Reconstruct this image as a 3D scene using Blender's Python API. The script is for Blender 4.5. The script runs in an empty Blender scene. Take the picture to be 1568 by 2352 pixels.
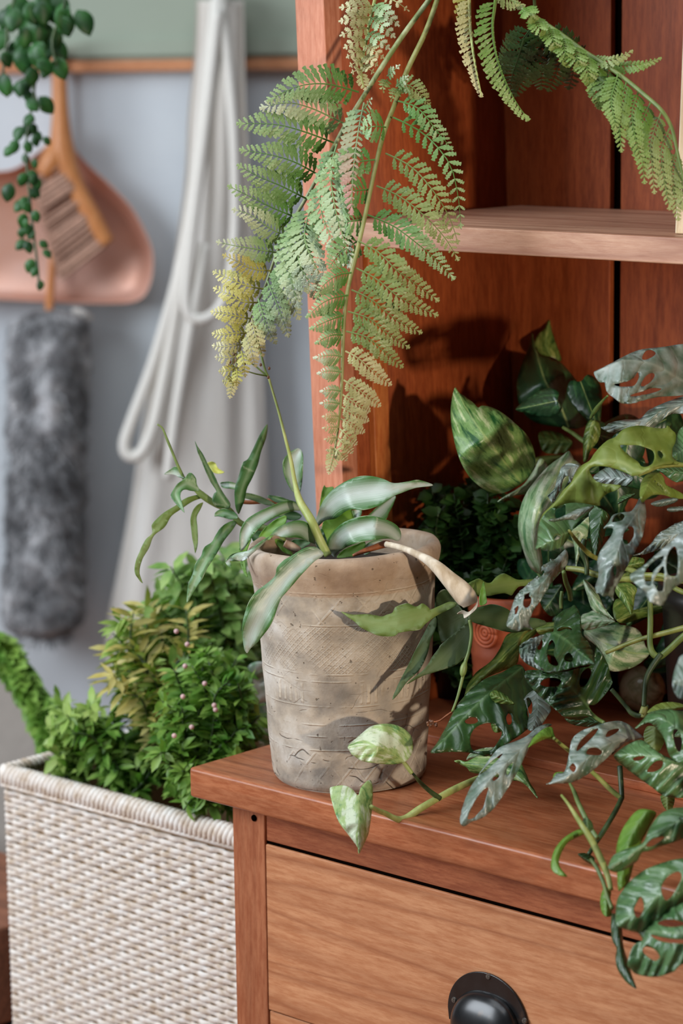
import bpy, bmesh, math, random
from mathutils import Vector, Matrix, noise
from mathutils.geometry import delaunay_2d_cdt
PI = math.pi
random.seed(7)
scn = bpy.context.scene
COL = scn.collection

# ---------------------------------------------------------------- camera
W, H, FPX = 1568, 2352, 6000.0
PITCH = math.atan(1073 / FPX); ROLL = 0.013
R0 = Vector((1, 0, 0)); U0 = Vector((0, math.sin(PITCH), math.cos(PITCH)))
FW = Vector((0, math.cos(PITCH), -math.sin(PITCH)))
RT = math.cos(ROLL) * R0 - math.sin(ROLL) * U0
UP = math.sin(ROLL) * R0 + math.cos(ROLL) * U0
CAM = Vector((0, 0, 1.40))
TOPZ = 0.80                                   # height of the cabinet top

def ray(x, y):
    return FW + RT * ((x - W / 2) / FPX) - UP * ((y - H / 2) / FPX)
def at(x, y, d):                              # the point at distance d along the view axis
    return CAM + ray(x, y) * d
def on_z(x, y, z):
    r = ray(x, y); return CAM + r * ((z - CAM.z) / r.z)
def on_plane(x, y, p, n):
    r = ray(x, y); return CAM + r * ((p - CAM).dot(n) / r.dot(n))
def px(n, d): return n * d / FPX              # n photo pixels in metres at distance d

cd = bpy.data.cameras.new('camera'); cam = bpy.data.objects.new('camera', cd); COL.objects.link(cam)
M = Matrix((RT, UP, -FW)).transposed().to_4x4(); M.translation = CAM
cam.matrix_world = M
cd.sensor_fit = 'VERTICAL'; cd.sensor_height = 36; cd.sensor_width = 24; cd.lens = FPX / H * 36
cd.clip_start = 0.05; cd.clip_end = 60
cd.dof.use_dof = True; cd.dof.focus_distance = 2.09; cd.dof.aperture_fstop = 5.6
scn.camera = cam

# ---------------------------------------------------------------- helpers
def lin(c):
    r = []
    for v in c[:3]:
        v = v / 255.0
        r.append(v / 12.92 if v <= 0.04045 else ((v + 0.055) / 1.055) ** 2.4)
    return (r[0], r[1], r[2], 1.0)

def tag(o, label=None, cat=None, group=None, kind=None):
    if label: o['label'] = label
    if cat: o['category'] = cat
    if group: o['group'] = group
    if kind: o['kind'] = kind
    return o
def empty(name, loc, rz=0, label=None, cat=None, group=None):
    o = bpy.data.objects.new(name, None); COL.objects.link(o)
    o.location = loc; o.rotation_euler = (0, 0, rz); o.empty_display_size = 0.02
    return tag(o, label, cat, group)
def obj(name, bm, mat, parent=None, smooth=True, world=True, thick=0, bevel=0):
    """link bm as one mesh; world=True: its coordinates are world ones, kept under the parent"""
    me = bpy.data.meshes.new(name)
    if bevel:
        bmesh.ops.recalc_face_normals(bm, faces=bm.faces[:]); bm.normal_update()
        es = [e for e in bm.edges if len(e.link_faces) == 2 and e.calc_face_angle(0) > 0.5]
        bmesh.ops.bevel(bm, geom=es, offset=bevel, segments=3, profile=0.5, affect='EDGES', clamp_overlap=True)
    bm.to_mesh(me); bm.free()
    o = bpy.data.objects.new(name, me); COL.objects.link(o)
    for m in (mat if isinstance(mat, (list, tuple)) else [mat]): me.materials.append(m)
    if smooth:
        for p in me.polygons: p.use_smooth = True
    if parent:
        o.parent = parent
        if world:
            o.matrix_parent_inverse = pmat(parent).inverted()
    if bevel:
        w_ = o.modifiers.new('even_normals', 'WEIGHTED_NORMAL'); w_.keep_sharp = False; w_.weight = 100
    if thick:
        s = o.modifiers.new('thickness', 'SOLIDIFY'); s.thickness = thick; s.offset = -1
        if len(me.materials) > 1: s.material_offset = 1; s.material_offset_rim = 0
    return o
def pmat(o):
    m = Matrix.Translation(o.location) @ o.rotation_euler.to_matrix().to_4x4()
    if o.parent: m = pmat(o.parent) @ o.matrix_parent_inverse @ m
    return m
def box(bm, a, b, mi=0):
    x0, y0, z0 = a; x1, y1, z1 = b
    v = [bm.verts.new(p) for p in ((x0,y0,z0),(x1,y0,z0),(x1,y1,z0),(x0,y1,z0),(x0,y0,z1),(x1,y0,z1),(x1,y1,z1),(x0,y1,z1))]
    for f in ((0,3,2,1),(4,5,6,7),(0,1,5,4),(1,2,6,5),(2,3,7,6),(3,0,4,7)):
        bm.faces.new([v[i] for i in f]).material_index = mi
def B(a, b):
    bm = bmesh.new(); box(bm, a, b); return bm
def catmull(pts, n=6, closed=False):
    P = [Vector(p) for p in pts]; out = []; m = len(P)
    rng = range(m) if closed else range(m - 1)
    for i in rng:
        if closed: a, b, c, d = P[i-1], P[i], P[(i+1) % m], P[(i+2) % m]
        else: a, b, c, d = P[max(i-1, 0)], P[i], P[i+1], P[min(i+2, m-1)]
        for k in range(n):
            t = k / n
            out.append(0.5 * ((2*b) + (c-a)*t + (2*a-5*b+4*c-d)*t*t + (3*b-a-3*c+d)*t*t*t))
    if not closed: out.append(P[-1])
    return out
def tube(bm, pts, rad, seg=10, n=5, jit=0, cap=True):
    """smooth tube through pts; rad = number or list per point"""
    rr = rad if isinstance(rad, (list, tuple)) else [rad] * len(pts)
    q = [Vector((p[0], p[1], p[2], r)) for p, r in zip(pts, rr)]
    q = catmull(q, n) if len(q) > 2 else q
    P = [Vector(v[:3]) for v in q]; R = [max(v[3], 1e-5) for v in q]
    t = (P[1] - P[0]).normalized()
    nrm = t.orthogonal().normalized(); rings = []
    for i, p in enumerate(P):
        t2 = (P[min(i+1, len(P)-1)] - P[max(i-1, 0)]).normalized()
        if t2.length < .5: t2 = t
        nrm = (nrm - t2 * nrm.dot(t2))
        nrm = nrm.normalized() if nrm.length > 1e-6 else t2.orthogonal().normalized()
        bn = t2.cross(nrm); t = t2; ring = []
        for k in range(seg):
            a = 2 * PI * k / seg; r = R[i] * (1 + (random.uniform(-jit, jit) if jit else 0))
            ring.append(bm.verts.new(p + (nrm * math.cos(a) + bn * math.sin(a)) * r))
        rings.append(ring)
    for a, b in zip(rings, rings[1:]):
        for k in range(seg):
            bm.faces.new((a[k], a[(k+1) % seg], b[(k+1) % seg], b[k]))
    if cap:
        bm.faces.new(rings[0][::-1]); bm.faces.new(rings[-1])
def lathe(bm, prof, seg=64, c=(0, 0, 0), fn=None):
    rings = []
    for r, z in prof:
        ring = []
        for k in range(seg):
            a = 2 * PI * k / seg; rr, zz = (fn(r, z, a) if fn else (r, z))
            ring.append(bm.verts.new((c[0] + rr * math.cos(a), c[1] + rr * math.sin(a), c[2] + zz)))
        rings.append(ring)
    for a, b in zip(rings, rings[1:]):
        for k in range(seg):
            bm.faces.new((a[k], a[(k+1) % seg], b[(k+1) % seg], b[k]))
    bm.faces.new(rings[0][::-1]); bm.faces.new(rings[-1])
def sphere(bm, c, r, sx=1, sy=1, sz=1, u=20, v=12):
    m = Matrix.Translation(c) @ Matrix.Diagonal((sx * r, sy * r, sz * r, 1))
    bmesh.ops.create_uvsphere(bm, u_segments=u, v_segments=v, radius=1, matrix=m)

# ---------------------------------------------------------------- materials
class N:
    def __init__(s, name):
        s.m = bpy.data.materials.new(name); s.m.use_nodes = True
        s.t = s.m.node_tree; s.t.nodes.clear()
        s.out = s.t.nodes.new('ShaderNodeOutputMaterial')
        s.p = s.t.nodes.new('ShaderNodeBsdfPrincipled'); s.link(s.p.outputs[0], s.out.inputs[0])
    def n(s, typ, **k):
        q = s.t.nodes.new('ShaderNode' + typ)
        for a, v in k.items():
            if a.startswith('i_'):
                q.inputs[a[2:].replace('_', ' ')].default_value = v
            else: setattr(q, a, v)
        return q
    def link(s, a, b): s.t.links.new(a, b)
    def coord(s, kind='Object', scale=(1,1,1), rot=(0,0,0), loc=(0,0,0)):
        c = s.n('TexCoord'); m = s.n('Mapping')
        m.inputs['Scale'].default_value = scale; m.inputs['Rotation'].default_value = rot; m.inputs['Location'].default_value = loc
        s.link(c.outputs[kind], m.inputs[0]); return m.outputs[0]
    def noise(s, vec, scale=5, detail=4, rough=.55, dist=0):
        q = s.n('TexNoise'); q.inputs['Scale'].default_value = scale; q.inputs['Detail'].default_value = detail
        q.inputs['Roughness'].default_value = rough; q.inputs['Distortion'].default_value = dist
        s.link(vec, q.inputs['Vector']); return q.outputs[0]
    def ramp(s, fac, stops):
        q = s.n('ValToRGB'); e = q.color_ramp.elements
        while len(e) < len(stops): e.new(0.5)
        for el, (p, c) in zip(e, stops):
            el.position = p; el.color = c if len(c) == 4 else (*c, 1)
        s.link(fac, q.inputs[0]); return q.outputs[0]
    def math(s, op, a, b=None, c=None):
        q = s.n('Math', operation=op)
        for i, v in enumerate((a, b, c)):
            if v is None: continue
            if isinstance(v, (int, float)): q.inputs[i].default_value = v
            else: s.link(v, q.inputs[i])
        return q.outputs[0]
    def mix(s, fac, a, b, blend='MIX'):
        q = s.n('Mix', data_type='RGBA', blend_type=blend)
        for i, v in ((0, fac), (6, a), (7, b)):
            if isinstance(v, (int, float)): q.inputs[i].default_value = v
            elif isinstance(v, tuple): q.inputs[i].default_value = v
            else: s.link(v, q.inputs[i])
        return q.outputs[2]
    def bump(s, h, strength=.3, dist=.002, nrm=None):
        q = s.n('Bump'); q.inputs['Strength'].default_value = strength; q.inputs['Distance'].default_value = dist
        s.link(h, q.inputs['Height'])
        if nrm: s.link(nrm, q.inputs['Normal'])
        return q.outputs[0]
    def base(s, c):
        if isinstance(c, tuple): s.p.inputs['Base Color'].default_value = c
        else: s.link(c, s.p.inputs['Base Color'])
    def set(s, **k):
        for a, v in k.items():
            key = a.replace('_', ' ')
            if isinstance(v, (int, float, tuple)): s.p.inputs[key].default_value = v
            else: s.link(v, s.p.inputs[key])
    def normal(s, n): s.link(n, s.p.inputs['Normal'])
    def translucent(s, color, fac):
        t = s.n('BsdfTranslucent')
        if isinstance(color, tuple): t.inputs[0].default_value = color
        else: s.link(color, t.inputs[0])
        mx = s.n('MixShader'); mx.inputs[0].default_value = fac
        s.link(s.p.outputs[0], mx.inputs[1]); s.link(t.outputs[0], mx.inputs[2]); s.link(mx.outputs[0], s.out.inputs[0])

def plain(name, c, rough=.6, metal=0, nz=0, nscale=40, bump=0, **k):
    q = N(name); c = lin(c)
    if nz:
        f = q.noise(q.coord(), nscale, 4)
        dk = tuple(v * (1 - nz) for v in c[:3]) + (1,); lt = tuple(min(1, v * (1 + nz)) for v in c[:3]) + (1,)
        q.base(q.ramp(f, [(.3, dk), (.7, lt)]))
        if bump: q.normal(q.bump(f, bump, .002))
    else: q.base(c)
    q.set(Roughness=rough, Metallic=metal, **k); return q.m

def wood(name, light, mid, dark, axis='x', rough=.42, scale=1.0, ring=1.0, seed=0, streak=.45, spec=.4):
    """long grain along one local axis, with drifting growth rings, pores and fine streaks"""
    q = N(name)
    s = {'x': (1, 9, 9), 'y': (9, 1, 9), 'z': (9, 9, 1)}[axis]
    v = q.coord('Object', tuple(a * scale for a in s), loc=(seed, seed * 1.7, seed * .6))
    s2 = {'x': (1.4, 10, 10), 'y': (10, 1.4, 10), 'z': (10, 10, 1.4)}[axis]
    big = q.noise(v, 1.0, 2, .3, .25)
    rings = q.math('MULTIPLY', big, 9 * ring)
    rings = q.math('FRACT', rings)
    tri = q.math('ABSOLUTE', q.math('SUBTRACT', rings, .5))
    tri = q.math('MULTIPLY', tri, 2)
    thin = q.math('POWER', tri, 5)
    vf = q.coord('Object', tuple(a * 14 * scale for a in s2), loc=(seed, 0, 0))
    fine = q.noise(vf, 2.2, 8, .72)
    vp = q.coord('Object', {'x': (60, 900, 900), 'y': (900, 60, 900), 'z': (900, 900, 60)}[axis])
    pore = q.noise(vp, 1.0, 2, .5)
    c1 = q.ramp(fine, [(.4, lin(mid)), (.6, lin(light))])
    c2 = q.mix(q.math('MULTIPLY', thin, streak), c1, lin(dark))
    sm_ = {'x': (3, 75, 75), 'y': (75, 3, 75), 'z': (75, 75, 3)}[axis]
    st_ = q.noise(q.coord('Object', tuple(a * scale for a in sm_), loc=(seed * 3, 0, 0)), 1.0, 4, .6, .3)
    c2 = q.mix(q.math('MULTIPLY', q.ramp(st_, [(.44, (0,0,0)), (.66, (1,1,1))]), streak * .75), c2, lin(dark))
    blot = q.noise(q.coord('Object', (5, 5, 5)), 1.3, 3)
    c3 = q.mix(q.math('MULTIPLY', q.ramp(blot, [(.4, (0,0,0)), (.75, (1,1,1))]), .35), c2, lin(mid), 'MIX')
    c4 = q.mix(q.math('MULTIPLY', q.ramp(pore, [(.6, (0,0,0)), (.75, (1,1,1))]), .3), c3, lin(dark))
    q.base(c4)
    h = q.math('ADD', q.math('MULTIPLY', fine, .6), q.math('MULTIPLY', pore, .5))
    q.normal(q.bump(h, .18, .0006)); q.set(Roughness=rough); q.p.inputs['Specular IOR Level'].default_value = spec
    return q.m
# ---------------------------------------------------------------- the cabinet frame of axes
ANG = math.radians(-42.6)
AX = Vector((math.cos(ANG), math.sin(ANG), 0)); BY = Vector((-math.sin(ANG), math.cos(ANG), 0))
O = on_z(433, 1762, TOPZ)                      # front left corner of the cabinet top
def loc(p):                                    # world -> cabinet axes (x along the front, y into the depth)
    d = p - O; return Vector((d.dot(AX), d.dot(BY), p.z))
def wld(x, y, z): return O + AX * x + BY * y + Vector((0, 0, z - TOPZ))
def on_front(x, y, depth):                     # where a pixel's ray meets the upright plane at that depth of the cabinet
    return loc(on_plane(x, y, wld(0, depth, 0), BY))
def on_side(x, y, a):
    return loc(on_plane(x, y, wld(a, 0, 0), AX))

w_top = wood('warm_top_wood', (186,118,80), (158,88,54), (98,50,30), 'x', .33, 1, .8, 2)
w_drawer = wood('drawer_wood', (208,148,106), (186,122,82), (138,78,48), 'x', .5, .8, 2.4, 5, .55, .25)
w_frame = wood('frame_wood', (186,118,80), (160,90,56), (104,54,32), 'z', .45, 1, .7, 9)
w_rail = wood('rail_wood', (180,108,70), (150,80,48), (100,48,28), 'x', .45, 1, .8, 4)
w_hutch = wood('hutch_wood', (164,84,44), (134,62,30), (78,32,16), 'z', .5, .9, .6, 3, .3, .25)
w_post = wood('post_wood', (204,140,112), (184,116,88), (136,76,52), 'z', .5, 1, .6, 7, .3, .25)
w_shelf = wood('shelf_wood', (206,166,138), (186,140,112), (128,78,58), 'x', .45, .8, .9, 11, .7)
m_gap_shade = plain('gap_shade_black', (12, 6, 4), 1.0); m_gap_shade.node_tree.nodes['Principled BSDF'].inputs['Specular IOR Level'].default_value = 0  # near black, used to paint shade into gaps
m_steel = plain('screw_steel', (120, 118, 112), .4, .9)
q = N('black_iron'); f = q.noise(q.coord('Object'), 60, 5)
q.base(q.ramp(f, [(.35, lin((18,18,19))), (.62, lin((30,30,31))), (.8, lin((78,62,48)))]))
q.set(Roughness=q.math('MULTIPLY_ADD', f, .22, .2), Metallic=.35); q.p.inputs['Coat Weight'].default_value = .5; q.p.inputs['Coat Roughness'].default_value = .2
m_iron = q.m

cab = empty('cabinet', Vector((O.x, O.y, 0)), ANG, 'reddish brown wooden drawer cabinet with overhanging top under the clay pot', 'cabinet')
TH = .0262; CW = 1.30; CDp = .46
def cobj(name, bm, mat, parent=cab, **k): return obj(name, bm, mat, parent, world=False, **k)
cobj('cabinet_top', B((0, 0, TOPZ - TH), (CW, CDp, TOPZ)), w_top, bevel=.0032)
OV = .022                                       # front overhang
pl = on_front(534, 1900, OV).x; pr = on_front(608, 1940, OV).x
cobj('leg', B((pl, OV, 0), (pr, OV + .04, TOPZ - TH)), w_frame, bevel=.0012)
hc = on_front(1124, 2300, OV)                   # handle centre
dx0 = pr + .0016; dx1 = 2 * hc.x - dx0
cobj('leg', B((dx1 + .0016, OV, 0), (dx1 + .0386, OV + .04, TOPZ - TH)), w_frame, bevel=.0012)
cobj('leg', B((pl, CDp - .06, 0), (pr, CDp - .02, TOPZ - TH)), w_frame, bevel=.0012)
cobj('leg', B((dx1 + .0016, CDp - .06, 0), (dx1 + .0386, CDp - .02, TOPZ - TH)), w_frame, bevel=.0012)
zg = on_front(612, 1933, OV).z
zb = on_front(617, 2318, OV).z
cobj('apron', B((pr, OV + .002, zg), (dx1 + .0016, OV + .02, TOPZ - TH)), w_rail, bevel=.0008)
cobj('rail', B((pr, OV + .002, zb - .03), (dx1 + .0016, OV + .02, zb - .002)), w_drawer, bevel=.0008)
cobj('side_panel', B((pl + .008, OV + .04, .1), (pl + .02, CDp - .06, TOPZ - TH)), w_frame)
cobj('side_panel', B((dx1 + .02, OV + .04, .1), (dx1 + .032, CDp - .06, TOPZ - TH)), w_frame)
cobj('back_panel', B((pl + .01, CDp - .04, .1), (dx1 + .03, CDp - .03, TOPZ - TH)), m_gap_shade)
dr = cobj('drawer', B((dx0, OV - .001, zb), (dx1, OV + .0024, zg - .0021)), w_drawer, bevel=.0012)
cobj('drawer_gap_shade', B((dx0 + .0005, OV + .0025, zg - .006), (dx1, OV + .019, zg - .0001)), m_gap_shade, smooth=False)  # near-black filler boxes, painted as the shade around the drawer
cobj('drawer_gap_shade', B((dx0 - .0016, OV + .0025, zb), (dx0 + .0004, OV + .019, zg)), m_gap_shade, smooth=False)
bx_ = bmesh.new(); box(bx_, (dx0 + .01, OV + .0024, zb + .01), (dx1 - .01, CDp - .08, zg - .02))
obj('drawer_box', bx_, w_rail, dr, world=False, smooth=False)
zz = zb - .032
d2 = cobj('drawer', B((dx0, OV - .001, zz - .15), (dx1, OV + .02, zz)), w_drawer, bevel=.0012)
cobj('lower_panel', B((pr, OV + .004, .06), (dx1 + .001, OV + .02, zz - .152)), w_rail)
# peg hole on the leg head
bm = bmesh.new(); hp = on_front(583, 1879, OV - .0006)
bmesh.ops.create_cone(bm, cap_ends=True, segments=20, radius1=.0028, radius2=.0028, depth=.001, matrix=Matrix.Translation(hp) @ Matrix.Rotation(PI/2, 4, 'X'))
cobj('peg_hole_shade', bm, m_gap_shade)

# black cup pull on the drawer: plate, hood, three screws
def cup_pull(cx, cz, yf, parent):
    w = on_front(1215, 2345, OV).x - on_front(1031, 2290, OV).x
    hw = w / 2; hh = hw * .93; yb = yf
    base = -.010
    bm = bmesh.new(); top = []; n = 40
    ring = [Vector((math.cos(PI * k / n) * hw, 0, math.sin(PI * k / n) * hh)) for k in range(n + 1)]
    ring = [Vector((hw * .97, 0, base))] + ring + [Vector((-hw * .97, 0, base))]
    f0 = [bm.verts.new((cx + p.x, yb, cz + p.z)) for p in ring]
    f1 = [bm.verts.new((cx + p.x, yb - .0022, cz + p.z)) for p in ring]
    bm.faces.new(f0); bm.faces.new(f1[::-1])
    for i in range(len(ring)):
        j = (i + 1) % len(ring); bm.faces.new((f0[i], f1[i], f1[j], f0[j]))
    bmesh.ops.recalc_face_normals(bm, faces=bm.faces[:])
    plate = obj('cup_pull', bm, m_iron, parent, world=False, bevel=.0007)
    # hood: domed shell bellying out of the plate, open at the bottom
    bm = bmesh.new(); a_, b_, c_ = hw * .82, .0165, hh * .80; rows = []; z0 = -.008
    sp_ = lambda v, e: math.copysign(abs(v) ** e, v)
    for i in range(0, 19):
        s_ = (PI / 2) * i / 18; row = []
        for k in range(0, 37):
            t_ = PI * k / 36
            row.append(bm.verts.new((cx + a_ * sp_(math.cos(s_), .85) * sp_(math.cos(t_), .8), yb - .0015 - b_ * sp_(math.cos(s_), .85) * sp_(math.sin(t_), .7), cz + z0 - .004 * math.cos(s_) * math.sin(t_) + c_ * sp_(math.sin(s_), .9))))
        rows.append(row)
    for r1, r2 in zip(rows, rows[1:]):
        for k in range(36):
            bm.faces.new((r1[k], r1[k+1], r2[k+1], r2[k]))
    bmesh.ops.remove_doubles(bm, verts=bm.verts[:], dist=1e-6)
    bmesh.ops.recalc_face_normals(bm, faces=bm.faces[:])
    hd = obj('hood', bm, m_iron, plate, world=False, thick=.0012)
    for (sx, sy) in ((1121, 2243), (1042, 2297), (1204, 2345)):
        p = on_front(sx, sy, OV - .0035)
        bm = bmesh.new()
        bmesh.ops.create_cone(bm, cap_ends=True, segments=20, radius1=.0026, radius2=.0020, depth=.0012, matrix=Matrix.Translation((p.x, yb - .0027, p.z)) @ Matrix.Rotation(PI/2, 4, 'X'))
        box(bm, (p.x - .0015, yb - .0036, p.z - .0003), (p.x + .0015, yb - .0032, p.z + .0003))
        box(bm, (p.x - .0003, yb - .0036, p.z - .0015), (p.x + .0003, yb - .0032, p.z + .0015))
        obj('screw', bm, m_steel, plate, world=False, smooth=False)
    return plate
cbot = on_front(1124, 2338, OV)
cup_pull(cbot.x, cbot.z, OV - .001, dr)

# ---------------------------------------------------------------- hutch standing on the cabinet
HB = .0                                         # local z offset
hf = on_side(738, 1110, .012); HY = hf.y        # its front plane
hx0 = .012
PW = on_front(784, 600, HY).x - on_front(718, 600, HY).x   # post face width
hut = empty('hutch', wld(hx0, HY, TOPZ), ANG, 'orange brown open wooden hutch with plank back standing on the cabinet', 'shelf unit')
def hob(name, a, b, mat, **k):                  # box given in cabinet axes, relative to hutch origin
    bm = B((a[0] - hx0, a[1] - HY, a[2] - TOPZ), (b[0] - hx0, b[1] - HY, b[2] - TOPZ))
    if name in ('post', 'side_panel', 'batten'):              # the old posts lean a little to the left
        for v in bm.verts: v.co.x -= SHEAR * max(0, v.co.z - .0) if a[0] < .3 else 0
    return obj(name, bm, mat, hut, world=False, **k)
HT = 1.62; HD = .27; SHEAR = .036
hob('post', (hx0, HY, TOPZ), (hx0 + PW, HY + .02, HT), w_post, bevel=.001)
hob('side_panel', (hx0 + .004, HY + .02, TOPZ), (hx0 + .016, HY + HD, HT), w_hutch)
HX1 = 1.24
hob('post', (HX1 - PW, HY, TOPZ), (HX1, HY + .02, HT), w_post, bevel=.001)
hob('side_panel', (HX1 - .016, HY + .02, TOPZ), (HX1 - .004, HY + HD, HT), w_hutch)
yb = HY + HD - .012
g0 = on_front(1399, 700, yb).x; g1 = on_front(1429, 700, yb).x
hob('plank_gap_shade', (hx0 - .02, HY + HD - .004, TOPZ), (HX1 - .01, HY + HD, HT), m_gap_shade)
xs = hx0 + .016; pwid = g0 - xs
gap = g1 - g0; a0 = xs
widths = [pwid, .085, .095, .09, .1, .09, .095, .1, .09, .09, .09]
for wi, wv in enumerate(widths):
    a1 = min(a0 + wv, HX1 - .017)
    if a1 - a0 < .01: break
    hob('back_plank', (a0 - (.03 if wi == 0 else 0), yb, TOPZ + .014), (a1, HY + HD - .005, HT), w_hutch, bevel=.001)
    a0 = a1 + gap * .8
sh = on_front(1109, 524, HY + .004)
hob('shelf_board', (hx0 + .016, HY + .004, sh.z - .0205), (HX1 - .017, yb - .001, sh.z), w_shelf, bevel=.0012)
hob('base_board', (hx0 + .016, HY + .03, TOPZ), (HX1 - .017, yb - .001, TOPZ + .008), w_rail, bevel=.001)
bt = on_side(892, 900, hx0 + .016)
w_batt = wood('batten_wood', (206,128,70), (180,98,50), (120,60,30), 'z', .4, 1, .5, 13, .3)
hob('batten', (hx0 + .016, bt.y - .016, TOPZ + .014), (hx0 + .023, bt.y + .004, sh.z - .021), w_batt, bevel=.0008)
hob('sun_stop_board', (max(.60, on_front(1600, 60, HY).x), HY + .01, sh.z), (max(.60, on_front(1600, 60, HY).x) + .014, yb - .001, HT), w_hutch)  # unseen board added to keep the sun off the back planks
hob('top_board', (hx0, HY, HT), (HX1, HY + HD, HT + .02), w_rail)

# pale picture frame leaning in the upper compartment, cut by the right edge
pf = empty('picture_frame', wld(0, 0, 0), 0, 'pale cream picture frame leaning at the right edge of the upper shelf', 'picture frame')
m_cream = wood('cream_frame', (226,212,186), (206,188,158), (160,140,110), 'z', .45)
m_print = plain('print_paper', (196, 186, 168), .7, 0, .1, 20)
f0 = on_front(1551, 420, HY + .03); fz = sh.z
pf.location = wld(f0.x, HY + .03, fz + .0005)
pf.rotation_euler = (0.0, 0.03, ANG + .5)
def pbox(name, a, b, m): return obj(name, B(a, b), m, pf, world=False, smooth=False, bevel=.001)
pbox('frame_side', (0, 0, 0), (.014, .014, .30), m_cream)
pbox('frame_side', (.166, 0, 0), (.18, .014, .30), m_cream)
pbox('frame_rail', (.014, 0, 0), (.166, .014, .014), m_cream)
pbox('frame_rail', (.014, 0, .286), (.166, .014, .30), m_cream)
pbox('print', (.014, .006, .014), (.166, .01, .286), m_print)

# ---------------------------------------------------------------- clay pot
pc = on_z(805, 1776, TOPZ); pd = (pc - CAM).dot(FW)
q = N('weathered_clay')
tc = q.n('TexCoord'); sep = q.n('SeparateXYZ'); q.link(tc.outputs['Object'], sep.inputs[0])
ang = q.math('ARCTAN2', sep.outputs[1], sep.outputs[0]); zc = sep.outputs[2]
ob = q.coord('Object')
def band(lo, hi, e=.002):
    a = q.n('MapRange', interpolation_type='SMOOTHSTEP'); q.link(zc, a.inputs[0]); a.inputs[1].default_value = lo; a.inputs[2].default_value = lo + e
    b = q.n('MapRange', interpolation_type='SMOOTHSTEP'); q.link(zc, b.inputs[0]); b.inputs[1].default_value = hi; b.inputs[2].default_value = hi + e
    b.inputs[3].default_value = 1; b.inputs[4].default_value = 0
    return q.math('MULTIPLY', a.outputs[0], b.outputs[0])
wob = q.math('MULTIPLY', q.math('SUBTRACT', q.noise(ob, 30, 3), .5), .006)
zw = q.math('ADD', zc, wob); aw = q.math('ADD', q.math('MULTIPLY', ang, .072), wob)
def saw(v, per):
    t = q.math('ABSOLUTE', q.math('SUBTRACT', q.math('FRACT', q.math('DIVIDE', v, per)), .5)); return q.math('MULTIPLY', t, 2)
d1 = saw(q.math('ADD', aw, q.math('MULTIPLY', zw, 1.1)), .0048); dd2 = saw(q.math('SUBTRACT', aw, q.math('MULTIPLY', zw, 1.1)), .0048)
net = q.math('MULTIPLY', q.ramp(q.math('MAXIMUM', d1, dd2), [(.62, (0,0,0)), (.9, (1,1,1))]), band(.102, .140))
big1 = saw(q.math('ADD', aw, q.math('MULTIPLY', zw, .9)), .022); big2 = saw(q.math('SUBTRACT', aw, q.math('MULTIPLY', zw, .9)), .022)
zig = q.math('MULTIPLY', .55, q.math('MULTIPLY', q.ramp(q.math('MAXIMUM', big1, big2), [(.84, (0,0,0)), (.94, (1,1,1))]), q.math('ADD', band(.142, .166), band(.006, .034))))
gl = q.math('MULTIPLY', q.ramp(saw(aw, .0064), [(.45, (0,0,0)), (.6, (1,1,1))]), band(.076, .092))
gl = q.math('MULTIPLY', gl, q.ramp(q.noise(q.coord('Object', (22, 22, 6)), 1.4, 1), [(.47, (0,0,0)), (.53, (1,1,1))]))
ln = None
for h in (.0365, .048, .058, .0735, .0945, .1005, .1415, .168):
    b = band(h, h + .0012, .0008); ln = b if ln is None else q.math('MAXIMUM', ln, b)
grain = q.noise(ob, 180, 5, .7); lump = q.noise(ob, 28, 4); fineg = q.noise(ob, 700, 2)
fade = q.ramp(q.noise(ob, 45, 3), [(.42, (.0,.0,.0)), (.62, (1,1,1))])
rel = q.math('MULTIPLY', q.math('ADD', q.math('ADD', q.math('MULTIPLY', net, .8), zig), q.math('ADD', q.math('MULTIPLY', gl, 1.1), ln)), fade)
cr = q.n('TexVoronoi', feature='DISTANCE_TO_EDGE'); cr.inputs['Scale'].default_value = 26; cr.inputs['Randomness'].default_value = 1
wv = q.n('VectorMath', operation='ADD'); nz = q.n('TexNoise'); nz.inputs['Scale'].default_value = 30; q.link(ob, nz.inputs['Vector'])
sc = q.n('VectorMath', operation='SCALE'); sc.inputs['Scale'].default_value = .05; q.link(nz.outputs['Color'], sc.inputs[0])
mapz = q.coord('Object', (1, 1, 2.2)); q.link(mapz, wv.inputs[0]); q.link(sc.outputs[0], wv.inputs[1]); q.link(wv.outputs[0], cr.inputs['Vector'])
crack = q.ramp(cr.outputs['Distance'], [(.0, (1,1,1)), (.03, (0,0,0))])
low = q.n('MapRange'); q.link(zc, low.inputs[0]); low.inputs[1].default_value = .085; low.inputs[2].default_value = .02
crack = q.math('MULTIPLY', crack, q.math('MULTIPLY', q.ramp(q.noise(ob, 38, 3), [(.53, (0,0,0)), (.58, (1,1,1))]), q.math('ADD', q.math('MULTIPLY', low.outputs[0], .8), .12)))
pit = q.ramp(q.noise(ob, 230, 2), [(.70, (0,0,0)), (.74, (1,1,1))])
hgt = q.math('SUBTRACT', q.math('ADD', q.math('ADD', q.math('MULTIPLY', rel, .7), q.math('MULTIPLY', lump, 1.0)), q.math('MULTIPLY', grain, .35)), q.math('ADD', crack, q.math('MULTIPLY', pit, .6)))
c = q.ramp(lump, [(.3, lin((130,122,112))), (.5, lin((176,163,146))), (.72, lin((202,196,186)))])
pale = q.ramp(q.noise(q.coord('Object', (1, 1, .5)), 12, 4), [(.5, (0,0,0)), (.72, (1,1,1))])
c = q.mix(q.math('MULTIPLY', pale, .5), c, lin((200,198,192)))
c = q.mix(q.math('MULTIPLY', q.ramp(grain, [(.55, (0,0,0)), (.75, (1,1,1))]), .35), c, lin((104,92,78)))
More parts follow.
